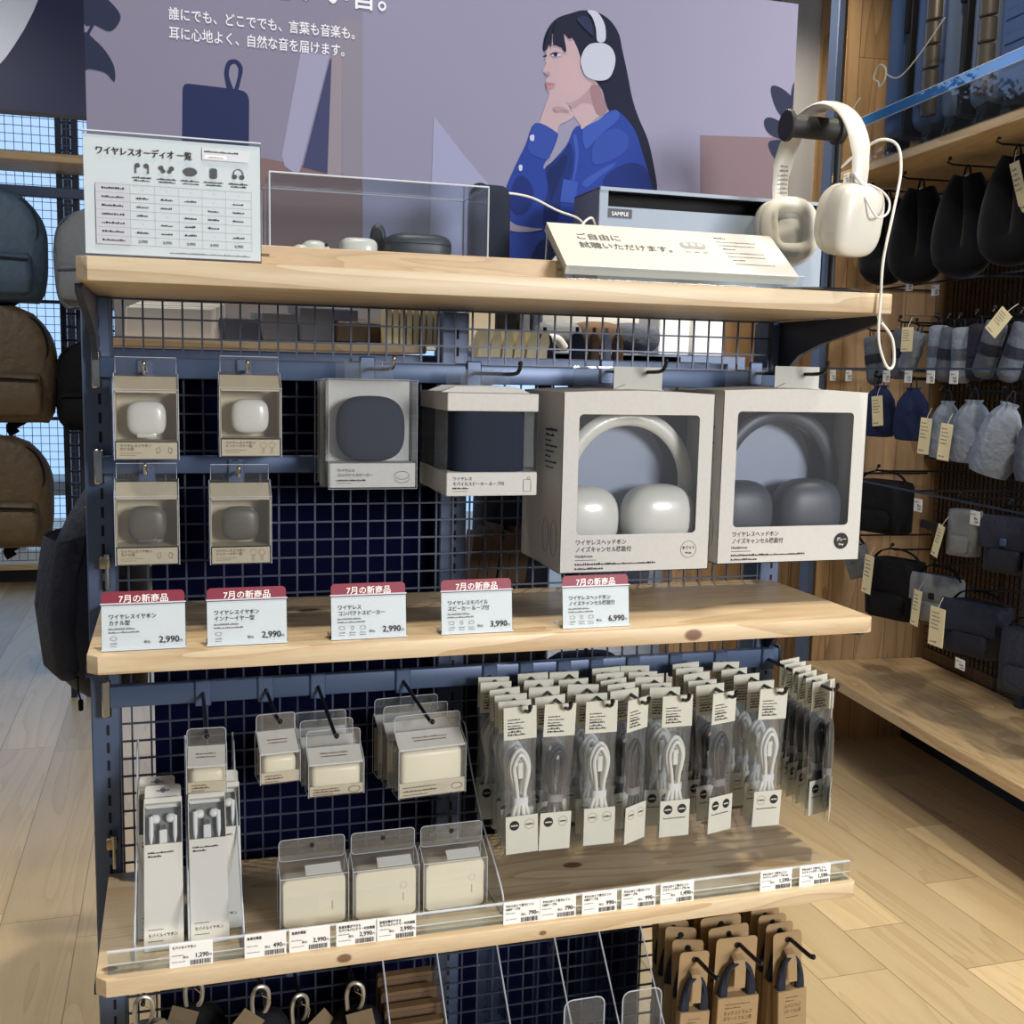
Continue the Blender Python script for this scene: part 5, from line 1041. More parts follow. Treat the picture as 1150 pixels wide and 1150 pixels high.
for x, y, z, w, h, m, l in ((.63, .30, 1.20, .13, .50, 'navy', 'dark navy bag on the far side behind the white headphone box'), (.78, .22, 1.20, .15, .30, 'slate', 'slate bag on the far side behind the two headphone boxes'), (.55, .16, .93, .17, .62, 'blacknylon', 'black bag on the far side behind the first hanging cables'), (.73, .17, .84, .18, .50, 'navy', 'dark navy bag on the far side behind the middle hanging cables'), (.87, .24, .80, .12, .16, 'paper', 'white box bag on the far side behind the right-hand cables')):
    sleeve(x, y, z, w, h, m, l, 'bag', .12)
b = new(); rbox(b, .03, .955, .06, .10, .20, .575, .003, 1); box(b, .60, .96, .0599, .061, .2, .21); bmesh.ops.delete(b, geom=[v for v in b.verts if v.co.x > 99], context='VERTS')
for v in b.verts: v.co.x = min(v.co.x, .80)
tag(obj('backing_board', b, 'panelnavy', smooth=False), 'dark board behind the clear dividers at the bottom of the grid', 'board')

# ------------------------------------------------------------------ bags: shared builders
def backpack(name, label, loc, rz, w, h, d, m, pocket=.42, strap='m', m2=None, tagm=None, scale=1):
    t = thing(name, label, 'backpack', loc, (0, 0, rz), None); m2 = m2 or m
    b = new(); rings = []
    for k in range(15):
        u = k / 14; z = -h + h * u
        f = 1 - .10 * (1 - u) ** 6 * 1.0 if u < .5 else math.sqrt(max(.02, 1 - ((u - .5) / .5) ** 2.6 * .86))
        dd = d * (1 - .30 * u ** 3) * (.82 + .18 * min(1, u * 8)); ff = f * (.93 if u < .03 else 1)
        rings.append([(p[0], p[1] + d * .1 * (1 - u), z + .006 * math.sin(p[0] * 60 + k)) for p in rrect(w * ff, dd, min(dd, w * ff) * .42, 5)])
    loft(b, rings); obj('bag_body', b, m, t, ang=60)
    b = new(); ph = h * pocket
    loft(b, [[(p[0], p[1] - d * .42, z) for p in rrect(w * s, d * .36 * q, d * .14 * q, 5)] for z, s, q in ((-h + .02, .70, .5), (-h + .035, .78, .9), (-h + ph * .5, .80, 1.0), (-h + ph * .93, .78, .85), (-h + ph, .74, .5))]); obj('front_pocket', b, m, t, ang=60)
    b = new(); q = [(-w * .40, -d * .36, -h * .52), (-w * .44, -d * .32, -h * .34), (-w * .34, -d * .31, -h * .12), (0, -d * .30, -h * .035), (w * .34, -d * .31, -h * .12), (w * .44, -d * .32, -h * .34), (w * .40, -d * .36, -h * .52)]
    tube(b, spline(q, 5), .0045, 6); tube(b, spline([(-w * .38, -d * .62, -h + ph * .86), (0, -d * .64, -h + ph * .90), (w * .38, -d * .62, -h + ph * .86)], 5), .004, 6); obj('zipper', b, m2, t)
    b = new(); tube(b, spline([(-.035, d * .1, -.01), (-.03, d * .08, .022), (0, d * .08, .034), (.03, d * .08, .022), (.035, d * .1, -.01)], 5), .007, 8, flat=(1.4, .5)); obj('top_handle', b, m2, t)
    for s in (-1, 1):
        b = new(); tube(b, spline([(s * .06, d * .42, -.03), (s * .09, d * .56, -h * .3), (s * .11, d * .56, -h * .7), (s * .10, d * .46, -h + .02), (s * .05, d * .30, -h - .02), (s * .06, d * .28, -h - .05)], 5), .016, 8, flat=(1.2, .25), up=(0, 1, 0)); obj('shoulder_strap', b, m2, t)
    return t
def rect_tag(t, w, h, loc, rot=(0, 0, 0), name='paper_tag', m='tagcream', seed=0, lines=5):
    X = Matrix.Translation(loc) @ Matrix.Rotation(rot[2], 4, 'Z') @ Matrix.Rotation(rot[1], 4, 'Y') @ Matrix.Rotation(rot[0], 4, 'X')
    b = new(); box(b, -w / 2, w / 2, -.0006, .0006, -h, 0, 0, X)
    for k in range(lines): dashes(b, -w * .38, w * (.1 + .08 * (k % 3)), -h * .16 - k * h * .10, h * .045, -.0009, 1, seed + k, X)
    dashes(b, -w * .38, w * .1, -h * .92, h * .05, -.0009, 1, seed + 9, X)
    o = obj(name, b, [m, 'inkgrey'], t, smooth=False)
    b = new(); tube(b, spline([X @ Vector((0, 0, -.004)), X @ Vector((.002, .004, .012)), X @ Vector((.004, .012, .030))], 4), .0008, 5); obj('tag_string', b, 'cord', o)

# ------------------------------------------------------------------ backpack rack towards the window
RY = 3.0
R_ = thing('backpack_rack', 'blue grey grid rack with hanging backpacks in front of the daylight window', 'display rack', (0, RY, 0))
for x, l in ((-.308, ''),):
    for dx in (-.028, .028):
        b = new(); rbox(b, x + dx - .011, x + dx + .011, -.02, .03, 0, 2.9, .002, 1); obj('post', b, 'steeldk', R_, smooth=False)
    b = new()
    for k in range(58): box(b, x - .028, x + .028, .0, .006, .04 + k * .05, .048 + k * .05)
    obj('post_slots', b, 'steeldk', R_, smooth=False)
b = new(); rbox(b, -2.12, -2.08, -.02, .03, 0, 2.9, .002, 1); obj('post', b, 'steeldk', R_, smooth=False)
b = new(); w = .0011
for k in range(72): box(b, -2.08 + k * .030, -2.08 + k * .030 + 2 * w, -w, w, .55, 2.75)
for j in range(74): box(b, -2.08, .05, -w * 3, -w, .55 + j * .030, .55 + j * .030 + 2 * w)
obj('wire_grid', b, 'steel', R_, smooth=False)
for z in (1.935, 1.55, 1.115): 
    b = new(); rbox(b, -2.1, .05, -.05, -.02, z - .022, z + .016 if z > 1.9 else z - .010, .003, 1); obj('crossbar', b, 'steel', R_, smooth=False)
b = new(); rbox(b, -2.1, .05, RY - .30, RY - .02, 2.002, 2.030, .003, 1); tag(obj('shelf', b, 'racktim', smooth=False), 'pale timber shelf high on the backpack rack, beside the list sign', 'shelf')
P2 = thing('poster', 'dark navy advertising poster at the far left edge, above the backpack rack', 'poster', (0, 0, 0))
b = new(); box(b, -1.45, -.185, 2.395, 2.404, 2.090, 2.95); obj('panel', b, mat('navy print', (24, 30, 66), .4, 0, .25, 3), P2, smooth=False)
b2 = new(); prism(b2, [(-1.449, 2.235), (-.452, 2.235), (-.43, 2.262), (-.405, 2.30), (-.375, 2.35), (-.345, 2.41), (-.325, 2.46), (-.30, 2.95), (-1.449, 2.95)], 'Y', 2.3936, 2.3946)
obj('printed_fabric', b2, mat('pale print area', (196, 202, 220), .35, 0, .03), P2, smooth=False)
b = new(); box(b, -1.45, -.185, 2.392, 2.3936, 2.090, 2.102); obj('bottom_strip', b, 'rubber', P2, smooth=False)

bp = [('blue grey nylon backpack, upper left, hanging beside the list sign', (-.580, 2.80, 1.912), 0, .43, .388, .17, 'teal', 'navy'),
      ('grey nylon backpack, half hidden behind the list sign', (-.165, 2.80, 1.865), -.3, .38, .355, .16, 'greynylon', 'slate'),
      ('olive brown backpack, upper of the two brown ones at the left edge', (-.560, 2.80, 1.508), 0, .43, .412, .17, 'brownnylon', 'blacknylon'),
      ('olive brown backpack, lower of the two brown ones at the left edge', (-.585, 2.80, 1.045), 0, .43, .405, .17, 'brownnylon', 'blacknylon'),
      ('black backpack hanging below the grey one, between the rack and the left post', (-.170, 2.80, 1.400), -.2, .38, .33, .17, 'blacknylon', 'blacknylon')]
for l, p, rz, w, h, d, m, m2 in bp:
    backpack('backpack', l, p, rz, w, h, d, m, .42, m2=m2)
    b = new(); tube(b, spline([(0, 0, 0), (0, -.10, -.002), (0, -.16, .0), (0, -.172, .018)], 4), .005, 8); o = tag(obj('display_hook', b, 'blackrod'), 'rack hook holding the ' + l.split(',')[0] + (' (upper)' if 'upper of' in l else ' (lower)' if 'lower of' in l else ''), 'hook', 'hooks on the backpack rack'); o.location = (p[0], RY - .02, p[2] + .026)

# big black backpack hung at the rack's left end
t = thing('backpack', 'large black backpack with an open side pocket, hanging just behind the left post', 'backpack', (-.072, .44, 1.090), (0, 0, .35))
b = new(); rings = []
for z, w, d, xo, yo in ((-.345, .07, .10, .03, .0), (-.340, .11, .13, .020, 0), (-.29, .150, .17, -.000, 0), (-.22, .165, .18, -.004, 0), (-.12, .155, .17, .004, 0), (-.04, .120, .14, .020, 0), (.03, .075, .10, .040, 0), (.06, .03, .05, .05, 0)):
    rings.append([(xo + p[0] + .004 * math.sin(p[1] * 50 + z * 30), yo + p[1], z) for p in rrect(w, d, .45 * min(w, d), 6)])
loft(b, rings); obj('bag_body', b, 'navy', t, ang=60)
b = new(); rings = []
for z, w, d, xo in ((-.30, .040, .10, -.052), (-.285, .050, .12, -.058), (-.18, .054, .13, -.066), (-.09, .052, .125, -.056), (-.062, .050, .12, -.050)): rings.append([(xo + p[0], p[1] - .01, z + p[0] * .25) for p in rrect(w, d, .024, 5)])
loft(b, rings, cap=False); obj('side_pocket', b, 'navy', t, ang=60)
b = new(); tube(b, spline([(-.05, -.06, -.285), (-.052, -.064, -.315), (-.048, -.062, -.335)], 4), .0015, 5); rbox(b, -.052, -.044, -.066, -.060, -.355, -.335, .002, 1); obj('zip_pull', b, 'blacknylon', t)
b = new(); tube(b, spline([(.045, 0, .05), (.02, .0, -.02), (-.02, -.03, -.07), (-.03, -.08, -.12)], 5), .014, 8, flat=(1.3, .3)); obj('shoulder_strap', b, 'blacknylon', t)
b = new(); prism(b, [(-.032, -.012), (.03, .002), (.03, -.02)], 'Y', -.060, -.059); obj('paper_tag', b, 'paper', t, smooth=False)
b = new(); tube(b, spline([(0, -.36, -.02), (0, -.05, 0), (0, .02, .0), (0, .028, .016)], 4), .004, 8); o = tag(obj('display_hook', b, 'blackrod'), 'hook of the large black backpack behind the left post', 'hook'); o.location = (-.034, .40, 1.165)

# ------------------------------------------------------------------ right wall fixture (a frame of its own: u runs away from the viewer, d into the wall)
RO = Vector((2.097, .623, 0)); RU = Vector((.1010, .9949, 0)); RN = Vector((.9949, -.1010, 0)); RA = math.atan2(-RU.y, -RU.x)
def rp(u, d, z): return RO + RU * u + RN * d + Vector((0, 0, z))
MR = Matrix.Translation(RO) @ Matrix.Rotation(RA, 4, 'Z')       # local x = -u, local y = d
def rbx(b, u0, u1, d0, d1, z0, z1, mi=0, r=0):
    if r: rbox(b, -u1, -u0, d0, d1, z0, z1, r, 1, mi, MR)
    else: box(b, -u1, -u0, d0, d1, z0, z1, mi, MR)
def at(o, u, d, z, rz=0): o.location = rp(u, d, z); o.rotation_euler = (o.rotation_euler[0], o.rotation_euler[1], RA + rz); return o
b = new(); rbx(b, -1.2, 1.32, .47, .52, 0, 3.2); struct(obj('wall_right', b, 'wallwood_shaded', smooth=False))
b = new(); rbx(b, 1.24, 1.262, .03, .47, .0, 3.2); struct(obj('trim_3', b, 'wallwood', smooth=False))
t = thing('wall_rack', 'dark steel wall fixture with timber end panel on the right, holding luggage and pouches', 'display rack', (0, 0, 0))
b = new(); rbx(b, 1.238, 1.30, -.006, .020, 0, 3.2, 0, .003); obj('post', b, 'steel', t, smooth=False)
for u in (.62, -.02):
    b = new(); rbx(b, u - .015, u + .015, .42, .47, 0, 3.0, 0, .002); obj('post', b, 'steeldk', t, smooth=False)
b = new(); w = .0016
for k in range(84): rbx(b, -.9 + k * .025, -.9 + k * .025 + w * 2, .452, .456, .35, 1.94)
for j in range(64): rbx(b, -.9, 1.2, .448, .452, .35 + j * .025, .35 + j * .025 + w * 2)
obj('wire_grid', b, 'blackrod', t, smooth=False)
b = new(); rbx(b, -.9, 1.23, .40, .46, .0, .255); obj('plinth', b, 'rubber', t, smooth=False)
def wood_shelf(z, th, lab, u0=-1.0):
    b = new(); rbox(b, -1.236, -u0, 0, .46, -th, 0, .002, 1); o = tag(obj('shelf', b, 'racktim', smooth=False), lab, 'shelf'); o.location = rp(0, 0, z); o.rotation_euler = (0, 0, RA)
wood_shelf(2.0, .026, 'timber shelf holding the suitcases, upper right')
wood_shelf(.30, .036, 'low timber shelf just above the floor along the right wall')
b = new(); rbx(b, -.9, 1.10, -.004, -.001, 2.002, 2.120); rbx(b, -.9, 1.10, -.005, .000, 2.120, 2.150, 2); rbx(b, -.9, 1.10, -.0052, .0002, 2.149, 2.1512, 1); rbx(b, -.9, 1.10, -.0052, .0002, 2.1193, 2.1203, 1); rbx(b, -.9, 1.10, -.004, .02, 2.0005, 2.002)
tag(obj('shelf_guard', b, ['acrylic', 'edge', 'blue_reflection'], smooth=False), 'clear acrylic guard with painted blue reflection along the front of the suitcase shelf', 'shelf guard')

def suitcase(u, label, m, w=.245, h=.62, d=.40, guard=True, side=False):
    """Ribbed hard shell standing on four casters, its narrow zip side to the aisle."""
    t = thing('suitcase', label, 'suitcase', (0, 0, 0)); at(t, u, .035 if not side else .035 + w / 2, 2.0, 0 if not side else -PI / 2)
    z0 = .058
    for s in (-1, 1):
        b = new(); x0, x1 = (-w / 2, -.012) if s < 0 else (.012, w / 2)
        rbox(b, x0, x1, 0, d, z0, z0 + h, .045 if True else 0, 4); obj('half_shell', b, m, t)
        b = new()
        for k in range(9): rbox(b, s * w / 2 - .0035, s * w / 2 + .0035, .05, d - .05, z0 + .07 + k * .062, z0 + .100 + k * .062, .003, 1)
        obj('shell_ribs', b, m, t)
    b = new(); rbox(b, -.013, .013, -.003, d + .003, z0 - .003, z0 + h + .003, .004, 1); obj('zip_band', b, 'rubber', t)
    for s in ((1,) if guard else ()):
        b = new(); xx = s * (w / 2 - .036); n = 10
        for k in range(8):
            zz = z0 + .065 + k * .068
            loft(b, [[(xx + (.031 - q) * math.cos(PI + PI * j / (n - 1)) * 1.0, .020 + (.031 - q) * math.sin(PI + PI * j / (n - 1)), z) for j in range(n)] for z, q in ((zz - .032, .004), (zz - .028, 0), (zz + .028, 0), (zz + .032, .004))], cap=True)
        obj('corner_guard', b, 'bumper', t)
    for sx in (-1, 1):
        for yy in (.045, d - .045):
            b = new(); xx = sx * (w / 2 - .048); rbox(b, xx - .028, xx + .028, yy - .028, yy + .028, z0 - .018, z0 + .03, .008, 2)
            for q in (-.013, .013):
                for x2 in (0,): 
                    X = Matrix.Translation((xx + q, yy - .012, .0245)) @ Matrix.Rotation(PI / 2, 4, 'Y'); tb = new(); bmesh.ops.create_cone(tb, cap_ends=True, segments=18, radius1=.0242, radius2=.0242, depth=.016); merge(b, tb, 0, X)
            obj('caster', b, 'rubber', t)
    b = new(); rbox(b, -.010, .010, -.014, -.002, z0 + .30, z0 + .46, .004, 2); obj('side_handle', b, 'slot', t)
    b = new(); rbox(b, -.018, .018, -.012, -.002, z0 + .50, z0 + .56, .003, 1); disc(b, (0, z0 + .545), .004, -.0125, 12, 1); obj('lock', b, ['rubber', 'chrome'], t)
    return t
suitcase(.850, 'dark blue hard suitcase on the right shelf, farthest of the three', 'suitcase', .30)
suitcase(.555, 'grey blue hard suitcase on the right shelf, between the other two', 'suitcase2', .25)
suitcase(.415, 'bright blue ribbed suitcase on the right shelf, nearest the right edge', 'suitcase', .25, .62, .46, False, True)
b = new(); tube(b, [rp(*p) for p in spline([(1.22, .02, 2.03), (1.14, -.02, 2.13), (1.02, -.025, 2.205)], 6)], .0020, 6); tube(b, [rp(*p) for p in spline([(.86, -.03, 2.24), (.80, -.02, 2.215), (.72, -.01, 2.25), (.60, 0, 2.33)], 6)], .0020, 6); tube(b, [rp(*p) for p in spline([(.90, -.03, 2.225), (.93, -.03, 2.245), (.90, -.03, 2.275), (.86, -.03, 2.255), (.86, -.03, 2.225), (.89, -.03, 2.208)], 5, True)], .0028, 6, closed=True)
tag(obj('security_cable', b, 'cord'), 'thin white anti-theft cable looped in front of the suitcases', 'security cable')

def rhook(u, z, label, tip=.0, L=.38):
    b = new(); tube(b, [(0, L, 0), (0, .03, .0), (0, .012, .006), (0, tip, .016)], .0032, 8); bmesh.ops.create_uvsphere(b, u_segments=10, v_segments=6, radius=.0062, matrix=Matrix.Translation((0, tip, .017)))
    o = tag(obj('display_hook', b, ['blackrod']), label, 'hook', 'hooks on the right wall fixture'); at(o, u, .06, z); return o
def wall_rail(z, label, d=.44):
    b = new(); rbx(b, -.9, 1.23, d - .02, d, z - .014, z + .014); o = tag(obj('hanging_rail', b, 'steeldk', smooth=False), label, 'rail')
def tag_rail(z, label, d=.005):
    b = new(); rbx(b, -.9, 1.23, d, d + .005, z - .0028, z + .0028)
    for u in (1.2, .62, -.02):
        rbx(b, u - .003, u + .003, d + .005, .415, z - .003, z + .003)
    tag(obj('tag_rail', b, 'blackrod', smooth=False), label, 'rail')
def wtag(u, z, label, i, d=-.004, w=.042, h=.034):
    t = thing('price_tag', label, 'price tag', (0, 0, 0), group='white price tags on the right wall fixture'); at(t, u, d, z)
    b = new(); rbox(b, -w / 2, w / 2, -.0006, .0006, -h, 0, .0004, 1); obj('card', b, 'paper', t, smooth=False)
    b = new(); dashes(b, -w * .42, w * .1, -h * .3, h * .11, -.001, 0, i); dashes(b, -w * .05, w * .42, -h * .62, h * .2, -.001, 0, i + 3); barcode(b, w * .02, w * .42, -h * .88, -h * .70, -.001, 0, i); obj('lettering', b, 'inkgrey', t, smooth=False)

# neck pillows
def neck_pillow(u, z, label, rz, s=1.0, tg=None):
    t = thing('neck_pillow', label, 'neck pillow', (0, 0, 0)); at(t, u, .14, z, rz)
    pts = [(-.014, 0, -.02), (-.034, -.006, -.09), (-.043, -.010, -.18), (-.036, -.008, -.245), (0, .004, -.262), (.036, .008, -.245), (.043, .010, -.18), (.034, .006, -.09), (.014, 0, -.02)]
    P = spline([Vector(p) * s for p in pts], 4); n = len(P); rad = [(.014 + .038 * math.sin(PI * min(1, max(0, .10 + .8 * k / (n - 1)))) ** .8) * s for k in range(n)]
    b = new(); tube(b, P, rad, 14, up=(0, 1, 0)); obj('pillow_body', b, 'knit', t, ang=70)
    b = new(); tube(b, spline([(-.012, 0, -.035), (-.008, 0, .0), (0, 0, .014), (.008, 0, .0), (.012, 0, -.035)], 4), .003, 6); obj('hang_loop', b, 'blacknylon', t)
    b = new(); rbox(b, -.008, .008, -.004, .004, -.05, -.012, .002, 1); obj('clip', b, 'chrome', t)
    if tg: rect_tag(t, .040, .135, tg[0], tg[1], seed=3)
wall_rail(1.935, 'uppermost dark rail on the right wall, holding the neck pillows')
for i, (u, z, rz, l, tg) in enumerate(((1.10, 1.925, .55, 'black neck pillow farthest away, behind the white headphones', None), (.90, 1.93, .5, 'black neck pillow just right of the white headphones', None), (.655, 1.93, .45, 'black neck pillow with a small loop, third from the far end', None), (.425, 1.945, .40, 'black neck pillow with a long cream tag', ((.030, -.062, -.045), (0.25, -.12, -.4))), (.150, 1.945, .35, 'black neck pillow cut by the right edge, with a pale strap', None))):
    neck_pillow(u, z, l, rz, 1.0 if i else .95, tg); rhook(u, z + .012, 'hook of the ' + l.split(',')[0] if i > 1 else 'hook of the ' + l, .02 + .0 * i)

# rolled pouches with bands
def rolled(u, z, m, band, label, tilt=0, rz=0, s=1.0, L=.150, r=.030, tg=None):
    t = thing('rolled_pouch', label, 'pouch', (0, 0, 0)); at(t, u, .09, z, rz); t.rotation_euler[1] = tilt
    b = new(); n = 16
    loft(b, [[(rr * math.cos(2 * PI * k / n) * (1 + .06 * math.sin(3 * k + zz * 90)), rr * .8 * math.sin(2 * PI * k / n), zz) for k in range(n)] for zz, rr in ((-L - .010, r * .55), (-L, r * .9), (-L * .9, r), (-L * .5, r * .96), (-.02, r), (-.004, r * .92), (0, r * .6))]); obj('pouch_body', b, m, t, ang=60)
    b = new(); loft(b, [[(r * 1.03 * math.cos(2 * PI * k / n), r * .84 * math.sin(2 * PI * k / n), zz) for k in range(n)] for zz in (-L * .62, -L * .42)], cap=False); obj('elastic_band', b, band, t)
    b = new(); tube(b, spline([(-.008, 0, -.004), (-.006, 0, .018), (.006, 0, .018), (.008, 0, -.004)], 4), .002, 6); obj('hang_loop', b, 'navy', t)
    if tg: rect_tag(t, .044, .074, tg[0], tg[1], seed=5)
wall_rail(1.50, 'dark rail on the right wall, holding the rolled pouches')
tag_rail(1.625, 'thin dark tag bar above the rolled pouches on the right wall', .20)
RL = ((1.06, 1.455, 'slate', 'navy', 'slate rolled pouch half hidden behind the top shelf corner', -.2, None), (.870, 1.475, 'slate', 'navy', 'slate rolled pouch with dark band, next to the top shelf corner', 0, None), (.775, 1.462, 'bluegrey', 'bluegrey', 'pale crumpled pouch tilted behind a cream tag', .35, ((-.004, -.05, .012), (0, -.35, 0))), (.665, 1.478, 'bluegrey', 'slate', 'pale rolled pouch with grey band, left of two matching', 0, None), (.600, 1.470, 'slate', 'navy', 'dark slate rolled pouch between the two pale banded ones', .1, None), (.545, 1.468, 'bluegrey', 'slate', 'pale rolled pouch with grey band, right of two matching', -.04, None), (.465, 1.475, 'navy', 'navy', 'navy rolled pouch behind the folded cream tag', .0, None), (.385, 1.480, 'slate', 'navy', 'dark slate rolled pouch leaning, right of the pale banded pair', .25, None), (.265, 1.470, 'slate', 'navy', 'dark slate rolled pouch near the right edge with two cream tags', .3, ((-.035, -.04, .02), (0, .42, 0))))
for u, z, m, bd, l, ti, tg in RL: rolled(u, z, m, bd, l, ti, .3, 1, .150 if 'crumpled' not in l else .12, .032, tg); rhook(u, z + .020, 'hook of the ' + l, .02, .34)
for i, (u, z, l) in enumerate(((1.02, 1.640, 'white price tag just above the top shelf corner, partly behind the cable'), (.865, 1.615, 'white price tag right of the top shelf corner, under the neck pillows'), (.285, 1.600, 'white price tag below the neck pillow with the cream tag'), (1.12, 1.990, 'white price tag hanging at the far end of the suitcase shelf'))): wtag(u, z, l, i, -.004 if i == 3 else .19)

# price rail and drawstring bags
tag_rail(1.348, 'dark tag bar with six white price tags on the right wall')
for i, (u, l) in enumerate(((1.14, 'left of the white cable end'), (1.03, 'right of the white cable end'), (.79, 'third from the left of the row of six'), (.665, 'fourth from the left of the row of six'), (.545, 'fifth from the left of the row of six'), (.43, 'rightmost of the row of six'))): wtag(u, 1.342, 'white tag on the long bar, ' + l, 10 + i, -.002, .040, .036)
def drawstring(u, z, w, h, m, label, rz=.4, tg=None, d=.075, ti=0):
    t = thing('drawstring_bag', label, 'pouch', (0, 0, 0)); at(t, u, .10, z, rz); t.rotation_euler[1] = ti
    b = new(); n = 28; rings = []
    for zz, s, g in ((-h, .55, 0), (-h * .985, .86, 0), (-h * .85, 1.0, .02), (-h * .55, .98, .03), (-h * .28, .82, .06), (-h * .12, .52, .12), (-h * .05, .30, .2), (0, .36, .25)):
        rings.append([((w / 2) * s * math.cos(2 * PI * k / n) * (1 + g * math.sin(9 * 2 * PI * k / n)), (d / 2) * s * math.sin(2 * PI * k / n) * (1 + g * math.sin(9 * 2 * PI * k / n + 1)), zz) for k in range(n)])
    loft(b, rings); obj('bag_body', b, m, t, ang=60)
    b = new(); tube(b, spline([(-.012, 0, -h * .06), (-.006, -.004, .02), (0, 0, .034), (.006, .004, .02), (.012, 0, -h * .06)], 4), .0022, 6); obj('drawcord', b, 'navy' if m != 'navy' else 'blacknylon', t)
    if tg: rect_tag(t, tg[2] if len(tg) > 2 else .042, tg[3] if len(tg) > 3 else .098, tg[0], tg[1], seed=8)
wall_rail(1.335, 'dark rail on the right wall, holding the drawstring bags')
DB = ((1.00, 1.295, .125, .170, 'navyblue', 'navy drawstring bag with cream tag, beside the grey headphone box', .4, ((.022, -.045, -.035), (0, -.12, -.1), .046, .098), 0), (.80, 1.290, .12, .165, 'navyblue', 'plain navy drawstring bag behind the cream tag', .4, None, 0), (.610, 1.255, .105, .170, 'bluegrey', 'grey drawstring bag with cream tag, left of three', .4, ((-.036, -.045, -.052), (0, .06, -.1), .042, .108), 0), (.480, 1.262, .135, .180, 'bluegrey', 'wide grey drawstring bag with cream tag, middle of three', .4, ((-.048, -.048, -.070), (0, .08, -.1), .042, .106), 0), (.318, 1.258, .130, .205, 'bluegrey', 'pale folded drawstring bag without a tag, right of tagged ones', .4, None, .25), (.190, 1.240, .115, .185, 'slate', 'dark slate drawstring bag at the right edge', .4, None, 0))
for u, z, w, h, m, l, rz, tg, ti in DB: drawstring(u, z, w, h, m, l, rz, tg, .08, ti); rhook(u, z + .026, 'hook of the ' + l, .02, .34)

# travel cases and shoulder bags
def travel_bag(name, u, z, w, h, d, m, label, rz=.45, flap=True, tg=None, buckle=None, ti=0, dd=.10, rear='blacknylon', pocket=True):
    t = thing(name, label, 'bag', (0, 0, 0)); at(t, u, dd, z, rz); t.rotation_euler[1] = ti
    b = new(); rings = []
    for zz, s in ((-h, .88), (-h * .97, .97), (-h * .5, 1.02), (-h * .1, .97), (-h * .02, .90), (0, .70)): rings.append([(p[0] + .003 * math.sin(p[1] * 70 + zz * 40), p[1], zz) for p in rrect(w * s, d * s, .36 * d * s, 5)])
    loft(b, rings); obj('bag_body', b, m, t, ang=55)
    if flap:
        b = new(); loft(b, [[(x, -d * .40, .004), (x, -d * .535, -.012), (x, -d * .56, -h * .55), (x, -d * .545, -h * .56), (x, -d * .50, -.012), (x, -d * .36, -.002)] for x in (-w * .48, -w * .2, w * .2, w * .48)]); obj('flap', b, m, t, ang=40)
    if pocket:
        b = new(); loft(b, [[(p[0] + w * .05, p[1] - d * .54, zz) for p in rrect(w * .62 * s, d * .22 * s, d * .09 * s, 4)] for zz, s in ((-h * .93, .8), (-h * .88, 1), (-h * .62, 1), (-h * .56, .8))]); obj('front_pocket', b, m, t, ang=55)
    b = new(); tube(b, spline([(-w * .46, 0, -.01), (-w * .30, .0, .020), (0, .0, .032), (w * .30, .0, .020), (w * .46, 0, -.01)], 5), .006, 8, flat=(1.4, .4)); obj('carry_strap', b, rear, t)
    b = new(); tube(b, spline([(-w * .45, -d * .30, -h * .08), (0, -d * .34, -h * .02), (w * .45, -d * .30, -h * .08)], 5), .0025, 6); obj('zipper', b, 'blacknylon', t)
    if buckle:
        b = new(); rbox(b, -.010, .010, -d * .60, -d * .54, -h * .50, -h * .36, .003, 1); obj('buckle', b, buckle, t)
    if tg: rect_tag(t, tg[2], tg[3], tg[0], tg[1], seed=13, m='tagcream')
wall_rail(1.05, 'dark rail on the right wall, above the small travel bags'); tag_rail(.985, 'dark tag bar with two white price tags on the right wall')
for i, (u, l) in enumerate(((.565, 'above the small grey travel pouch'), (.285, 'above the dark teal bag'))): wtag(u, .968, 'white price tag on the lower tag bar ' + l, 20 + i, -.002, .042, .038)
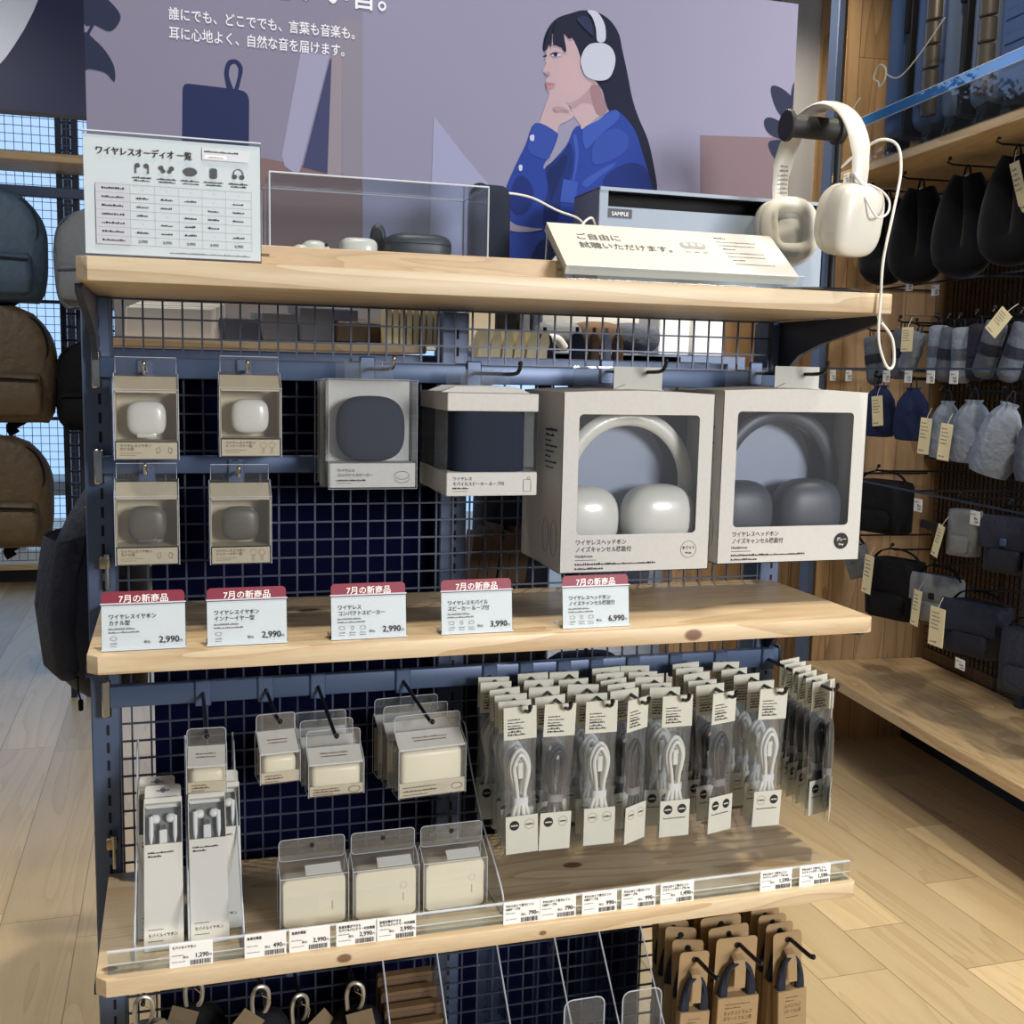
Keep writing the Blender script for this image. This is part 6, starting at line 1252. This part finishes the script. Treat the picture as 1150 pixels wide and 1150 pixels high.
TB = (('travel_bag', .945, .985, .200, .170, .11, 'blacknylon', 'black travel bag hanging right of the dark grey headphone box', .45, False, None, None, 0), ('travel_bag', .480, .948, .090, .135, .065, 'greynylon', 'small grey travel pouch with a rounded pocket and paper tag', .5, False, ((-.046, -.045, -.05), (0, .28, -.4), .030, .098), None, 0), ('travel_bag', .250, .955, .150, .150, .10, 'navy', 'dark teal travel bag with a blue buckle near the right edge', .4, True, None, 'suitcase', 0), ('travel_bag', .095, .930, .130, .150, .10, 'navy', 'dark rounded bag cut by the right edge, upper row', .4, False, None, None, 0))
for a in TB:
    n_, u, z, w, h, d, m, l, rz, fl, tg, bk, ti = a; travel_bag(n_, u, z, w, h, d, m, l, rz, fl, tg, bk, ti); rhook(u, z + .030, 'hook of the ' + l, .02, .34)
wall_rail(.80, 'dark rail on the right wall, above the lowest row of bags')
SB = (('strap_pouch', 1.120, .745, .085, .120, .05, 'greynylon', 'grey strap pouch above the right end of the middle shelf', .6, False, None, None, -.35), ('shoulder_bag', .830, .742, .190, .190, .10, 'blacknylon', 'black shoulder bag with a cream tag, right of the middle shelf', .45, False, ((-.050, -.075, .010), (0, .08, -.3), .045, .125), None, 0), ('shoulder_bag', .590, .732, .160, .140, .06, 'greynylon', 'grey flap shoulder bag with a paper tag, between two dark bags', .42, True, ((-.030, -.055, -.045), (0, .10, -.3), .036, .110), 'slot', 0), ('shoulder_bag', .385, .695, .185, .150, .10, 'navy', 'navy shoulder bag with a large cream tag in front', .4, True, ((-.072, -.085, -.022), (0, .02, -.25), .060, .112), None, 0), ('shoulder_bag', .155, .670, .140, .170, .10, 'navy', 'dark shoulder bag cut by the right edge, lowest row', .4, False, None, None, 0))
for a in SB:
    n_, u, z, w, h, d, m, l, rz, fl, tg, bk, ti = a; travel_bag(n_, u, z, w, h, d, m, l, rz, fl, tg, bk, ti); rhook(u, z + .030, 'hook of the ' + l, .02, .34)
wtag(.335, .545, 'small cream price label low under the navy shoulder bag', 31, .02, .045, .030)
